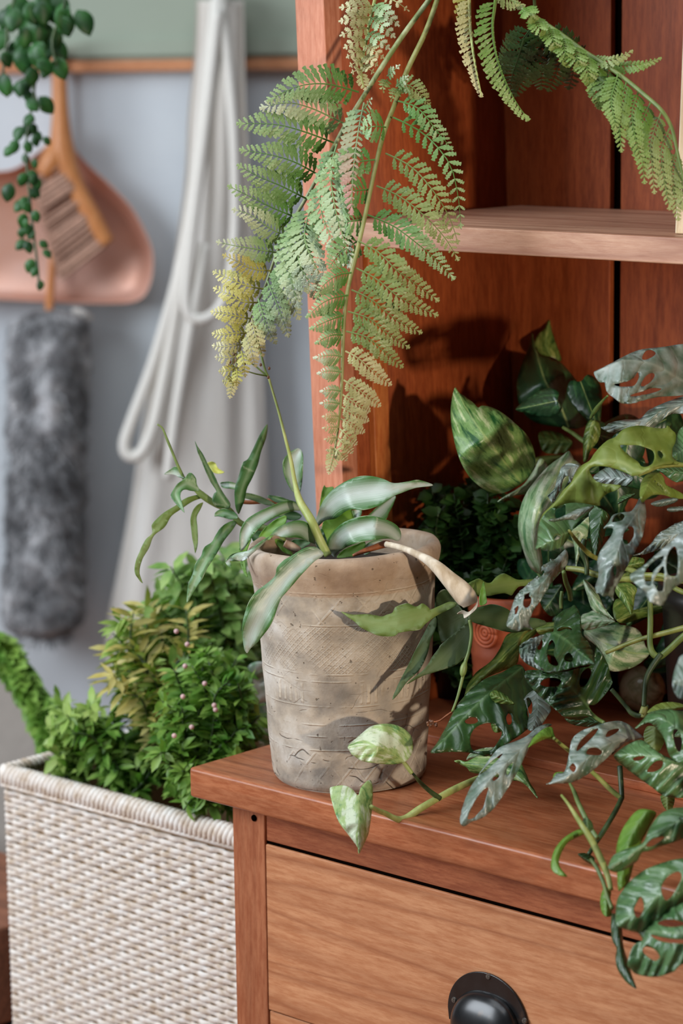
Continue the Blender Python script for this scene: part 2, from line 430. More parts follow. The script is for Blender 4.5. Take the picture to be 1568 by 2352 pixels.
st2 = q.ramp(q.noise(q.coord('Object', (1, 1, 1.4)), 17, 5, .6), [(.50, (0,0,0)), (.60, (1,1,1))]); c = q.mix(q.math('MULTIPLY', st2, .32), c, lin((106,100,94)))
# the tawny unglazed rim and the pale scraped relief lines
c = q.mix(q.math('MULTIPLY', band(.165, .2), .35), c, lin((160,116,76)))
c = q.mix(q.math('MULTIPLY', rel, .4), c, lin((216,204,184)))
c = q.mix(crack, c, lin((58,48,38))); c = q.mix(q.math('MULTIPLY', pit, .7), c, lin((76,64,50)))
q.base(c); q.normal(q.bump(hgt, .75, .0016)); q.set(Roughness=.8); q.p.inputs['Specular IOR Level'].default_value = .25
m_clay = q.m
S_ = pd / FPX
def pr_(npx): return npx * S_
PH = (1776 - 1250) * S_ / math.cos(PITCH) * 1.0
zof = lambda y: (1776 - y) * S_ / math.cos(PITCH)
prof = [(.0001, 0), (pr_(150), 0), (pr_(168), .0012), (pr_(176), .006), (pr_(178), zof(1740)), (pr_(183), zof(1680)), (pr_(189), zof(1570)), (pr_(197), zof(1450)),
        (pr_(203), zof(1380)), (pr_(205), zof(1330)), (pr_(209), zof(1306)), (pr_(216), zof(1284)), (pr_(219), zof(1264)), (pr_(216), zof(1250)), (pr_(208), zof(1243)),
        (pr_(197), zof(1243)), (pr_(188), zof(1250)), (pr_(182), zof(1275)), (pr_(178), zof(1330)), (pr_(165), zof(1500)), (pr_(150), .02), (.0001, .018)]
pp = [tuple(v) for v in catmull([(a, b, 0) for a, b in prof], 5)]
def wobf(r, z, a):
    n1 = noise.noise(Vector((math.cos(a) * 1.3, math.sin(a) * 1.3, z * 14))) * .0016 + noise.noise(Vector((math.cos(a) * 5, math.sin(a) * 5, z * 60))) * .0007
    k = 1 if z > .004 else .2
    return (max(r + n1 * k, .0001) if r > .01 else r), z + (noise.noise(Vector((math.cos(a) * 2, math.sin(a) * 2, 3))) * .0022 if z > .15 else 0)
pot = empty('plant_pot', pc, 0, 'tall rough grey beige clay pot with pressed net pattern and rolled rim', 'plant pot')
pot.rotation_euler = (0, -.018, 0)
bm = bmesh.new(); lathe(bm, [(a, b) for a, b, _ in pp], 160, (0, 0, 0), wobf)
bmesh.ops.recalc_face_normals(bm, faces=bm.faces[:])
obj('pot_body', bm, m_clay, pot, world=False)
m_soil = plain('soil', (46, 36, 28), .95, 0, .5, 120, .8)
bm = bmesh.new(); n = 26; rs = pr_(176)
lathe(bm, [(.0001, zof(1300) - .004), (rs * .995, zof(1300) - .004), (rs * .995, zof(1300)), (rs * .5, zof(1300) + .003), (.0001, zof(1300) + .002)], 40)
obj('soil', bm, m_soil, pot, world=False)
# ---------------------------------------------------------------- room
WY = 3.75
m_wall = N('white_plaster'); f_ = m_wall.noise(m_wall.coord(), 6, 4)
m_wall.base(m_wall.ramp(f_, [(.3, lin((194,200,206))), (.7, lin((204,210,214)))])); m_wall.set(Roughness=.8); m_wall = m_wall.m
m_sage = plain('sage_paint', (152, 162, 146), .6, 0, .04, 5)
m_floor = wood('floor_wood', (176,120,88), (150,98,70), (90,56,38), 'x', .5, .6)
m_pine = wood('rail_pine', (206,146,106), (188,124,84), (140,86,54), 'x', .5)
def struct(name, bm, mat, **k): return tag(obj(name, bm, mat, **k), kind='structure')
zr = on_plane(420, 149, Vector((0, WY, 0)), Vector((0, 1, 0))).z        # peg rail height
zr0 = on_plane(420, 162, Vector((0, WY, 0)), Vector((0, 1, 0))).z; zr1 = on_plane(420, 136, Vector((0, WY, 0)), Vector((0, 1, 0))).z
struct('wall_back', B((-2.6, WY, 0), (2.6, WY + .1, 2.6)), m_wall, smooth=False)
struct('floor', B((-2.6, -1.6, -.05), (2.6, WY, 0)), m_floor, smooth=False)
struct('trim_1', B((-2.6, WY - .010, zr1), (2.6, WY, 2.3)), m_sage, smooth=False)     # painted upper boarding
struct('trim_2', B((-2.6, WY - .018, zr1 + .006), (2.6, WY - .010, zr1 + .028)), m_sage, smooth=False)
struct('trim_3', B((-2.6, WY - .02, zr0), (2.6, WY, zr1)), m_pine, smooth=False)
struct('baseboard_back', B((-2.6, WY - .012, 0), (2.6, WY, .1)), m_sage, smooth=False)
def wp(x, y, off=.0): return on_plane(x, y, Vector((0, WY - off, 0)), Vector((0, 1, 0)))

def peg(x, y, label):
    e = empty('wall_peg', wp(x, y, .02), 0, label, 'peg', 'pegs along the wall rail')
    p = wp(x, y, .02); bm = bmesh.new()
    tube(bm, [p + Vector((0, .0, 0)), p + Vector((0, -.03, .004)), p + Vector((0, -.06, .014)), p + Vector((0, -.066, .016))], [.007, .0065, .009, .004], 12)
    obj('peg_pin', bm, m_pine, e)
peg(512, -8, 'wooden peg at the top edge holding the cream cloth bag')
peg(135, 118, 'wooden peg behind the trailing vine holding the dustpan brush')

# ---------------------------------------------------------------- copper dustpan and its wooden brush
m_cop = N('copper_pink'); f_ = m_cop.noise(m_cop.coord(), 9, 3)
m_cop.base(m_cop.ramp(f_, [(.3, lin((204,150,126))), (.7, lin((214,176,162)))])); m_cop.set(Roughness=.45, Metallic=.4); m_cop = m_cop.m
m_beech = wood('beech', (206,142,90), (188,120,70), (150,88,48), 'z', .4, 1, .5, 21, .3)
m_brist = plain('bristle', (176, 138, 118), .8, 0, .3, 200)
dp = empty('dustpan', wp(180, 690, .03), 0, 'pinkish copper half round dustpan hanging flat on the wall behind its brush', 'dustpan')
out = [(-170,560),(-160,470),(-110,410),(-40,395),(30,388),(85,350),(115,322),(120,300),(150,300),(156,322),(200,375),(255,425),(305,480),(340,545),(352,590),(346,650),(318,690),(250,698),(120,695),(0,688),(-120,684),(-165,650)]
bm = bmesh.new(); o2 = catmull([(x, y, 0) for x, y in out], 5, True)
cx_, cy_ = 110, 560
def dpt(x, y, off): return wp(x, y, off)
N_ = len(o2); rings = []
for s, off in ((1.0, .058), (.985, .040), (.93, .024), (.8, .016), (.5, .012), (.2, .010)):
    rings.append([bm.verts.new(dpt(cx_ + (p.x - cx_) * s, cy_ + (p.y - cy_) * s, off)) for p in o2])
for a, b in zip(rings, rings[1:]):
    for k in range(N_): bm.faces.new((a[k], a[(k+1) % N_], b[(k+1) % N_], b[k]))
bm.faces.new(rings[-1])
obj('pan', bm, m_cop, dp, thick=.0015)
bm = bmesh.new(); tube(bm, [dpt(135, 330, .03), dpt(136, 220, .028), dpt(137, 120, .026)], [.011, .009, .009], 14)
obj('pan_handle', bm, m_cop, dp)
br = empty('dustpan_brush', wp(150, 300, .08), 0, 'light wooden hand brush with pale bristles hanging in front of the copper dustpan', 'brush')
bm = bmesh.new(); tube(bm, [dpt(134, 108, .07), dpt(136, 180, .07), dpt(139, 270, .072), dpt(144, 345, .074), dpt(170, 420, .078), dpt(212, 500, .08), dpt(246, 560, .08)],
     [.008, .0105, .0125, .017, .013, .013, .011], 16)
obj('brush_back', bm, m_beech, br)
bm = bmesh.new(); hv = [dpt(118, 330, .078), dpt(100, 400, .08)]
tube(bm, [dpt(137, 335, .072), dpt(118, 372, .076), dpt(98, 402, .078)], [.016, .017, .012], 14)
obj('brush_shoulder', bm, m_beech, br)
bm = bmesh.new(); random.seed(3)
for i in range(22):
    t = i / 21; a = (146 + t * 98, 385 + t * 172); b = (74 + t * 62, 428 + t * 212)
    for j in range(7):
        jx = random.uniform(-4, 4); o_ = random.uniform(-.012, .012)
        p0 = dpt(a[0] + jx, a[1] + jx, .078 + o_); p1 = dpt(b[0] + jx * 1.4, b[1] + jx * 1.4, .076 + o_ * 1.5)
        tube(bm, [p0, (p0 + p1) / 2, p1], [.0022, .0026, .0014], 5, 2)
tag(obj('bristles', bm, m_brist, br), kind='stuff')

# ---------------------------------------------------------------- grey fluffy duster
m_fluff = N('grey_fleece'); f_ = m_fluff.noise(m_fluff.coord('Object', (1, 1, .7)), 26, 5, .65)
m_fluff.base(m_fluff.ramp(f_, [(.32, lin((74,74,76))), (.5, lin((128,128,130))), (.68, lin((200,200,202)))])); m_fluff.set(Roughness=1); m_fluff = m_fluff.m
du = empty('fluffy_duster', wp(105, 1480, .08), 0, 'thick grey and white fluffy duster hanging on the wall below the copper dustpan', 'duster')
bm = bmesh.new(); random.seed(5)
cT, cB = wp(112, 712, .085), wp(100, 1470, .085); rad = px(106, 3.4) 
rows = []; 
for i in range(0, 71):
    t = i / 70; c_ = cT.lerp(cB, t); prof_ = min(1, (t / .05 + .12) ** .5 if t < .05 else 1) * (1 if t < .93 else max(.05, math.cos((t - .93) / .07 * PI / 2)) ** .6)
    row = []
    for k in range(56):
        a = 2 * PI * k / 56; v = Vector((math.cos(a), math.sin(a), 0))
        nn = noise.noise((c_ + v * rad) * 26) * .13 + noise.noise((c_ + v * rad) * 70) * .12
        row.append(bm.verts.new(c_ + v * rad * prof_ * (.93 + nn) * (1 + .04 * math.sin(t * 9))))
    rows.append(row)
for a, b in zip(rows, rows[1:]):
    for k in range(56): bm.faces.new((a[k], a[(k+1) % 56], b[(k+1) % 56], b[k]))
bm.faces.new(rows[0][::-1]); bm.faces.new(rows[-1])
core = obj('duster_head', bm, m_fluff, du)
bm = bmesh.new()
for i in range(4200):
    t = random.random() ** .95; a = random.uniform(PI, 2 * PI) + random.uniform(-.3, .3); c_ = cT.lerp(cB, t)
    v = Vector((math.cos(a), math.sin(a), 0)); p = c_ + v * rad * (.9 if t < .93 else .6)
    tip = p + v * random.uniform(.006, .013) + Vector((random.uniform(-.008, .008), random.uniform(-.006, .006), random.uniform(-.016, .002)))
    s_ = v.cross(Vector((0, 0, 1))) * .0016
    bm.faces.new([bm.verts.new(q_) for q_ in (p - s_, p + s_, tip)])
tag(obj('fluff', bm, m_fluff, du), kind='stuff')
bm = bmesh.new(); tube(bm, [wp(112, 720, .085), wp(118, 640, .05), wp(124, 560, .03)], .006, 10)
obj('handle', bm, m_beech, du)
bm = bmesh.new(); tube(bm, [wp(166, 716, .07), wp(190, 722, .07), wp(206, 735, .065)], .007, 8); obj('hanging_loop', bm, plain('loop_white', (190,184,178), .8), du)

# ---------------------------------------------------------------- cream cloth bag with rope handles
m_cloth = N('cream_linen'); f_ = m_cloth.noise(m_cloth.coord('Object', (1, 1, .2)), 16, 4)
m_cloth.base(m_cloth.ramp(f_, [(.3, lin((216,209,200))), (.7, lin((232,228,222)))])); m_cloth.set(Roughness=.95)
m_cloth.normal(m_cloth.bump(m_cloth.noise(m_cloth.coord('Object', (1, 1, .15)), 60, 4), .5, .006)); m_cloth.translucent(lin((214,200,180)), .15); m_cloth = m_cloth.m
m_rope = plain('cream_rope', (226, 222, 214), .9, 0, .06, 300)
bag = empty('cloth_bag', wp(430, 1500, .04), 0, 'cream linen cloth bag gathered on a peg and hanging down the white wall', 'bag')
L = [(0,452,560),(130,446,562),(260,432,566),(400,425,575),(560,405,585),(700,385,598),(850,352,606),(1000,322,612),(1150,300,616),(1300,272,618),(1420,248,618),(1510,242,612),(1560,262,596),(1600,300,560)]
bm = bmesh.new(); rows = []; LL = [tuple(v) for v in catmull([(a, b, c) for a, b, c in L], 5)]
for i, (y, x0, x1) in enumerate(LL):
    row = []; t = i / (len(LL) - 1)
    for k in range(90):
        a = 2 * PI * k / 90; x = (x0 + x1) / 2 - math.cos(a) * (x1 - x0) / 2
        th = px(1, 3.4) * (26 + 42 * t); u = k / 90
        fold = (math.sin(u * 2 * PI * 7 + t * 2.2) * .4 + math.sin(u * 2 * PI * 11 - t * 3 + 1) * .3) * (.011 - .004 * t)
        fold += noise.noise(Vector((u * 9, t * 4, 2))) * .014 * t
        row.append(bm.verts.new(wp(x, y, .05 + .012 * t + th * math.sin(a) + fold)))
    rows.append(row)
for a, b in zip(rows, rows[1:]):
    for k in range(90): bm.faces.new((a[k], a[(k+1) % 90], b[(k+1) % 90], b[k]))
bm.faces.new(rows[-1]); bm.faces.new(rows[0][::-1])
obj('bag_body', bm, m_cloth, bag)
def rope(pts, r=.0088, nm='rope_handle'):
    bm = bmesh.new(); tube(bm, [wp(x, y, o_) for x, y, o_ in pts], r, 10, 6); return obj(nm, bm, m_rope, bag)
rope([(511,-16,.06),(498,10,.10),(478,170,.12),(452,380,.125),(425,560,.125),(392,700,.125),(350,840,.12),(305,960,.12),(286,1020,.12),(296,1046,.12),(322,1042,.12),(350,985,.12),(378,860,.12),(400,740,.125),(432,560,.13),(466,340,.125),(492,160,.11),(506,20,.1),(512,-16,.06)])
rope([(500,20,.13),(474,260,.15),(448,480,.155),(430,640,.155),(428,706,.155),(440,728,.155),(470,732,.155),(505,705,.15),(528,640,.15),(540,500,.14),(536,300,.14),(520,120,.13),(508,20,.12)], .0075)
rope([(470,560,.14),(446,700,.15),(425,820,.15),(402,960,.15),(385,1100,.15)], .008)

# ---------------------------------------------------------------- wicker basket
m_wick = N('pale_wicker'); f_ = m_wick.noise(m_wick.coord('Object', (1, 1, 1)), 90, 3)
m_wick.base(m_wick.ramp(f_, [(.3, lin((188,168,146))), (.5, lin((216,204,192))), (.75, lin((230,226,220)))])); m_wick.set(Roughness=.65); m_wick = m_wick.m
m_wickin = plain('wicker_gap', (150, 118, 84), .9)
BYF = OV + .075                                   # depth of its front face in cabinet axes
c0 = on_front(11, 1786, BYF); c1 = on_front(533, 1932, BYF)
btop = (c0.z + c1.z) / 2 + .012
bk = empty('wicker_basket', wld(c0.x, BYF, 0), ANG, 'large square pale woven wicker basket of plants standing left of the cabinet', 'basket')
BW = c1.x - c0.x + .012; BD = .25; BB = .42
rb = random.Random(4)
def wick_wall(x0, y0, x1, y1, nstk, row_h, name, flip):
    bm = bmesh.new(); d = Vector((x1 - x0, y1 - y0, 0)); Ln = d.length; d.normalize(); nrm = Vector((d.y, -d.x, 0)) * (1 if not flip else -1)
    nr = int((btop - .018 - BB) / row_h); seg = nstk * 4
    for r in range(nr):
        z = BB + (r + .5) * row_h; ph = PI * (r % 2); hh = row_h * .46
        jz = rb.uniform(-.0004, .0004); prev = None; amp = .0017 + rb.uniform(-.0003, .0004)
        for i in range(seg + 1):
            u = i / seg; off = amp * math.sin(u * nstk * PI + ph)
            c = Vector((x0, y0, 0)) + d * (u * Ln) + nrm * off + Vector((0, 0, z + jz))
            ring = [bm.verts.new(c + Vector((0, 0, hh * a)) + nrm * (b_ * .0016)) for a, b_ in ((1, -.6), (.85, .7), (.3, 1.1), (-.3, 1.1), (-.85, .7), (-1, -.6))]
            if prev:
                for k in range(5): bm.faces.new((prev[k], ring[k], ring[k+1], prev[k+1]))
            prev = ring
    o = obj(name, bm, m_wick, bk, world=False)
    bm = bmesh.new(); a_ = Vector((x0, y0, 0)) - nrm * .0016; b_ = Vector((x1, y1, 0)) - nrm * .0016; c_ = b_ - nrm * .003; e_ = a_ - nrm * .003
    vs = [bm.verts.new((p.x, p.y, z)) for z in (BB, btop - .012) for p in (a_, b_, c_, e_)]
    for f in ((0,1,5,4),(1,2,6,5),(2,3,7,6),(3,0,4,7),(0,3,2,1),(4,5,6,7)): bm.faces.new([vs[i] for i in f])
    obj('inner_lining', bm, m_wickin, o, world=False, smooth=False)
wick_wall(0, 0, BW, 0, int(BW / .0115), .0058, 'woven_side', False)
wick_wall(0, BD, 0, 0, 24, .0058, 'woven_side', False)
wick_wall(BW, 0, BW, BD, 24, .0058, 'woven_side', False)
wick_wall(BW, BD, 0, BD, 40, .0058, 'woven_side', False)
bm = bmesh.new(); box(bm, (.003, .003, BB), (BW - .003, BD - .003, BB + .006)); obj('basket_base', bm, m_wickin, bk, world=False, smooth=False)
# braided rim: two rows of slanting strands wrapped over the edge
bm = bmesh.new()
def rim(x0, y0, x1, y1):
    d = Vector((x1 - x0, y1 - y0, 0)); Ln = d.length; d.normalize(); nrm = Vector((d.y, -d.x, 0)); n = int(Ln / .0062)
    for i in range(n):
        c = Vector((x0, y0, 0)) + d * ((i + .5) / n * Ln)
        sl = d * .003
        tube(bm, [c + nrm * .0022 - sl + Vector((0, 0, btop - .017)), c + nrm * .0045 + Vector((0, 0, btop - .009)), c + nrm * .002 + sl + Vector((0, 0, btop - .001)), c - nrm * .004 + sl + Vector((0, 0, btop)), c - nrm * .006 + Vector((0, 0, btop - .006))], [.0026, .0034, .0032, .003, .0022], 6, 2)
for r_ in ((0, 0, BW, 0), (BW, 0, BW, BD), (BW, BD, 0, BD), (0, BD, 0, 0)): rim(*r_)
for (x, y) in ((0, 0), (BW, 0), (BW, BD), (0, BD)):
    tube(bm, [Vector((x, y, btop - .019)), Vector((x, y, btop - .001))], .005, 8)
obj('braided_rim', bm, m_wick, bk, world=False)
bm = bmesh.new(); ex = .012
rr = [Vector((-.001, -.0035, 0)), Vector((BW + .001, -.0035, 0)), Vector((BW + .001, BD, 0)), Vector((-.001, BD, 0))]
for a_, b_ in zip(rr, rr[1:] + rr[:1]): tube(bm, [a_ + Vector((0, 0, btop - .0175)), b_ + Vector((0, 0, btop - .0175))], .0022, 8)
obj('rim_cord', bm, m_wick, bk, world=False)
# stand under the basket, only its shade shows
m_dkw = wood('stand_wood', (150,96,70), (126,76,54), (70,40,28), 'x', .5, 1, 1, 8)
st = empty('low_bench', wld(c0.x - .32, BYF - .12, 0), ANG, 'reddish wooden bench standing behind the left side of the wicker basket', 'bench')
obj('bench_seat', B((-.25, .12, .44), (.29, .30, .54)), m_dkw, st, world=False, bevel=.004)
for (x, y) in ((-.22, .15), (.22, .15), (-.22, .27), (.22, .27)):
    obj('bench_leg', B((x - .03, y - .03, 0), (x + .03, y + .03, .44)), plain('bench_leg_paint', (30, 26, 24), .6) if 'bench_leg_paint' not in bpy.data.materials else bpy.data.materials['bench_leg_paint'], st, world=False)
pl_ = empty('plant_stand', wld(c0.x + .03, BYF + .02, 0), ANG, 'plain dark wooden stand under the wicker basket', 'stand')
obj('stand_top', B((0, 0, BB - .03), (BW - .06, BD - .04, BB)), m_dkw, pl_, world=False)
for (x, y) in ((.02, .02), (BW - .08, .02), (.02, BD - .06), (BW - .08, BD - .06)):
    obj('stand_leg', B((x - .015, y - .015, 0), (x + .015, y + .015, BB - .03)), m_dkw, pl_, world=False)

# taupe rounded cushion back at the left edge
m_tau = plain('taupe_linen', (156, 148, 140), .9, 0, .05, 60)
tp = empty('taupe_chair', at(-40, 1760, 2.95), 0, 'taupe upholstered chair back with a rounded top behind the basket', 'chair')
bm = bmesh.new(); o2 = catmull([(-260,1900,0),(-260,1560,0),(-180,1490,0),(-60,1480,0),(10,1518,0),(55,1590,0),(88,1660,0),(103,1740,0),(104,1900,0)], 6)
o2 = o2 + [Vector((104, 2240, 0)), Vector((-260, 2240, 0))]
fr = [at(p.x, p.y, 3.0) for p in o2]; bk_ = [p + Vector((0, .07, 0)) for p in fr]
f1 = [bm.verts.new(p) for p in fr]; f2 = [bm.verts.new(p) for p in bk_]
bm.faces.new(f1); bm.faces.new(f2[::-1])
for i in range(len(f1)): bm.faces.new((f1[i], f2[i], f2[(i+1) % len(f1)], f1[(i+1) % len(f1)]))
bmesh.ops.recalc_face_normals(bm, faces=bm.faces[:])
obj('chair_back', bm, m_tau, tp, bevel=.012)
pz = at(-80, 2300, 3.0)
cx0 = at(-260, 2200, 3.0).x; cx1 = at(104, 2200, 3.0).x; zs = at(0, 2240, 3.0).z
obj('chair_seat', B((cx0, pz.y - .0, zs - .08), (cx1, 3.45, zs)), m_tau, tp, bevel=.01)
for (x, y) in ((cx0 + .02, pz.y + .02), (cx1 - .02, pz.y + .02), (cx0 + .02, 3.4), (cx1 - .02, 3.4)):
    obj('chair_leg', B((x - .012, y - .012, 0), (x + .012, y + .012, zs - .08)), m_dkw, tp)
# ---------------------------------------------------------------- leaf materials (underside is the second slot)
def leaf_nodes(name, rough=.35):
    q = N(name); uv = q.n('UVMap'); uv.uv_map = 'leaf'; s = q.n('SeparateXYZ'); q.link(uv.outputs[0], s.inputs[0])
    return q, s.outputs[0], s.outputs[1], uv.outputs[0]      # u along, v across (-1..1 mapped to 0..1)
def absv(q, v): return q.math('ABSOLUTE', q.math('MULTIPLY_ADD', v, 2, -1))
def veins(q, u, a, n=7, slant=.45):
    wz = q.math('MULTIPLY', q.math('SUBTRACT', q.noise(q.coord('Object'), 34, 2), .5), .22)
    t = q.math('FRACT', q.math('MULTIPLY', q.math('ADD', q.math('SUBTRACT', u, q.math('MULTIPLY', a, slant * .5)), wz), n))
    return q.math('ABSOLUTE', q.math('MULTIPLY_ADD', t, 2, -1))
def mat_cheese(name, c_dark, c_mid, c_vein, rough=.3, tr=.12, sheen=.5, bumpy=.5):
    q, u, v, uvv = leaf_nodes(name); a = absv(q, v); ve = veins(q, u, a)
    nz = q.noise(q.coord('Object'), 62, 4)
    c = q.ramp(nz, [(.3, lin(c_dark)), (.7, lin(c_mid))])
    mid = q.ramp(a, [(0, (1,1,1)), (.07, (0,0,0))])
    vn = q.ramp(ve, [(.86, (0,0,0)), (.98, (1,1,1))])
    c = q.mix(q.math('MULTIPLY', q.math('MAXIMUM', mid, q.math('MULTIPLY', vn, .22)), .5), c, lin(c_vein)); q.base(c)
    h = q.math('ADD', q.math('MULTIPLY', q.math('POWER', ve, 3), -.6), q.math('MULTIPLY', nz, .8))
    q.normal(q.bump(h, bumpy, .0022)); q.set(Roughness=rough); q.p.inputs['Specular IOR Level'].default_value = .62
    q.p.inputs['Coat Weight'].default_value = sheen; q.p.inputs['Coat Roughness'].default_value = .36
    q.translucent(lin((110, 160, 40)), tr); return q.m
M_CH = mat_cheese('split_leaf_green', (28,60,30), (50,88,42), (104,140,88))
M_CHS = mat_cheese('split_leaf_grey_sheen', (62,92,70), (150,160,154), (160,172,160), .34, .08, 1.0, .6)  # grey end of the ramp paints a glossy sheen into the leaf
M_CHB = mat_cheese('split_leaf_mid_green', (58,98,54), (98,134,84), (146,172,122), .32, .15)
M_CHY = mat_cheese('young_backlit_leaf_lime', (118,136,52), (142,158,74), (172,182,104), .45, .35, .2, .25)  # lime of young blades, with backlight painted into the colour
M_CHU = mat_cheese('split_leaf_underside', (96,124,60), (124,148,82), (160,176,110), .55, .3, .1, .3)
M_LIME = mat_cheese('bright_lime_leaf', (96,140,44), (128,166,66), (160,190,100), .4, .3, .3, .25)

def mat_pothos(name, c_g, c_y, c_w, th=.5, seed=0, tr=.2):
    q, u, v, uvv = leaf_nodes(name); a = absv(q, v)
    mp = q.n('Mapping'); mp.inputs['Scale'].default_value = (3.4, 5.0, 1); mp.inputs['Location'].default_value = (seed, seed * 2.3, seed)
    sk = q.n('CombineXYZ'); q.link(q.math('SUBTRACT', u, q.math('MULTIPLY', a, .6)), sk.inputs[0]); q.link(v, sk.inputs[1]); q.link(sk.outputs[0], mp.inputs[0])
    n1 = q.n('TexNoise'); n1.inputs['Scale'].default_value = .95; n1.inputs['Detail'].default_value = 6; n1.inputs['Roughness'].default_value = .68; q.link(mp.outputs[0], n1.inputs['Vector'])
    c = q.ramp(n1.outputs[0], [(th - .1, lin(c_g)), (th - .02, lin(c_y)), (th + .03, lin(c_y)), (th + .12, lin(c_w))])
    sp = q.noise(q.coord('Object'), 300, 3)
    c = q.mix(q.math('MULTIPLY', q.ramp(sp, [(.56, (0,0,0)), (.66, (1,1,1))]), .35), c, lin(c_g))
    mid = q.ramp(a, [(0, (1,1,1)), (.05, (0,0,0))]); c = q.mix(q.math('MULTIPLY', mid, .6), c, lin((176,194,120)))
    q.base(c); q.normal(q.bump(q.math('ADD', veins(q, u, a, 7), q.math('MULTIPLY', n1.outputs[0], .8)), .3, .001))
    q.set(Roughness=.36); q.p.inputs['Coat Weight'].default_value = .3; q.p.inputs['Coat Roughness'].default_value = .3; q.translucent(lin((170, 200, 80)), tr); return q.m
M_P1 = mat_pothos('marbled_leaf', (28,84,40), (120,158,88), (196,208,156), .5, 0)
M_P5 = mat_pothos('marbled_leaf_cream', (92,138,78), (164,188,118), (214,224,192), .44, 12)
M_P2 = mat_pothos('marbled_leaf_pale', (84,130,84), (150,180,136), (206,218,190), .46, 3)
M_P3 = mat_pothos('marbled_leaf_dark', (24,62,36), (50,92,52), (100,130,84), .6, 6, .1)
M_P4 = mat_pothos('marbled_leaf_olive', (54,86,36), (100,126,58), (160,170,96), .52, 9, .25)

def mat_stripe(name, edge, mid, streak, tr=.15, rough=.36, seed=0, lo=.5, hi=.92):
    q, u, v, uvv = leaf_nodes(name); a = absv(q, v)
    mp = q.n('Mapping'); mp.inputs['Scale'].default_value = (1.0, 30, 1); mp.inputs['Location'].default_value = (seed, seed, 0); q.link(uvv, mp.inputs[0])
    n1 = q.n('TexNoise'); n1.inputs['Scale'].default_value = 1.0; n1.inputs['Detail'].default_value = 3; q.link(mp.outputs[0], n1.inputs['Vector'])
    w = q.math('ADD', a, q.math('MULTIPLY', q.math('SUBTRACT', n1.outputs[0], .5), .55))
    c = q.ramp(w, [(0, lin(mid)), (lo, lin(streak)), (hi - .08, lin(edge)), (1, lin(edge))])
    rimc = q.ramp(a, [(.955, (0,0,0)), (.985, (1,1,1))]); c = q.mix(q.math('MULTIPLY', rimc, .5), c, lin((206,214,184)))
    q.base(c); mp2 = q.n('Mapping'); mp2.inputs['Scale'].default_value = (.6, 46, 1); q.link(uvv, mp2.inputs[0]); n2 = q.n('TexNoise'); n2.inputs['Scale'].default_value = 1; q.link(mp2.outputs[0], n2.inputs['Vector'])
    q.normal(q.bump(n2.outputs[0], .3, .0008)); q.set(Roughness=rough); q.p.inputs['Coat Weight'].default_value = .3; q.p.inputs['Coat Roughness'].default_value = .4
    q.translucent(lin((150, 200, 70)), tr); return q.m
M_ST = mat_stripe('striped_leaf', (70,116,60), (186,196,190), (160,178,162), lo=.42, hi=.86)  # silvery middle stripe has sky reflection put into its colour
M_STG = mat_stripe('striped_leaf_green', (60,106,56), (140,164,130), (104,142,90), .18, seed=4, lo=.4)
M_STD = mat_stripe('striped_leaf_dark', (44,84,44), (112,138,100), (66,108,58), .15, seed=8, lo=.35)
M_OLV = mat_stripe('olive_leaf', (104,122,58), (128,142,78), (116,134,66), .3, .5, 2)
M_OLD = mat_stripe('dull_green_leaf', (66,88,50), (92,108,68), (78,98,58), .2, .55, 5)
M_LM2 = mat_stripe('lime_leaf', (110,160,54), (140,180,80), (124,170,66), .4, .45, 6)
def mat_stem(name, c1, c2, rough=.45):
    q = N(name); f = q.noise(q.coord('Object', (1, 1, .4)), 130, 3); q.base(q.ramp(f, [(.35, lin(c1)), (.65, lin(c2))])); q.set(Roughness=rough)
    q.p.inputs['Subsurface Weight'].default_value = 0; return q.m
M_S1 = mat_stem('olive_stem', (112,124,56), (146,150,84)); M_S2 = mat_stem('dark_stem', (40,58,32), (66,86,46)); M_S3 = mat_stem('pale_stem', (142,156,84), (172,180,112))
M_S4 = mat_stem('brown_stem', (110,56,28), (158,92,54)); M_S5 = mat_stem('mid_stem', (84,106,50), (112,130,68))

# ---------------------------------------------------------------- leaf geometry
FR = dict(A=(950,700,2.5372), B=(950,1250,2.5372), D=(950,1650,2.5372), E=(1150,750,3.7512), G=(1150,1150,3.7512), H=(700,1050,1.8065),
          K=(1000,1560,2.7606), P=(280,950,2.0364), Q=(550,1200,2.8509), F1=(450,0,2.4123), F2=(450,500,2.4123), F3=(950,0,2.5372), R=(1180,860,4.0413), S=(1380,1180,7.351), O=(0,0,1))
def fr(k, p):
    x0, y0, s = FR[k]; return (x0 + p[0] / s, y0 + p[1] / s)
def inside(p, poly):
    x, y = p; c = False; n = len(poly); j = n - 1
    for i in range(n):
        xi, yi = poly[i]; xj, yj = poly[j]
        if (yi > y) != (yj > y) and x < (xj - xi) * (y - yi) / (yj - yi) + xi: c = not c
        j = i
    return c
def sdist(p, a, b):
    vx, vy = b[0]-a[0], b[1]-a[1]; L2 = vx*vx + vy*vy or 1e-9
    t = max(0, min(1, ((p[0]-a[0])*vx + (p[1]-a[1])*vy) / L2)); qx, qy = a[0]+vx*t-p[0], a[1]+vy*t-p[1]
    return math.hypot(qx, qy), t, vx * (p[1]-a[1]) - vy * (p[0]-a[0])
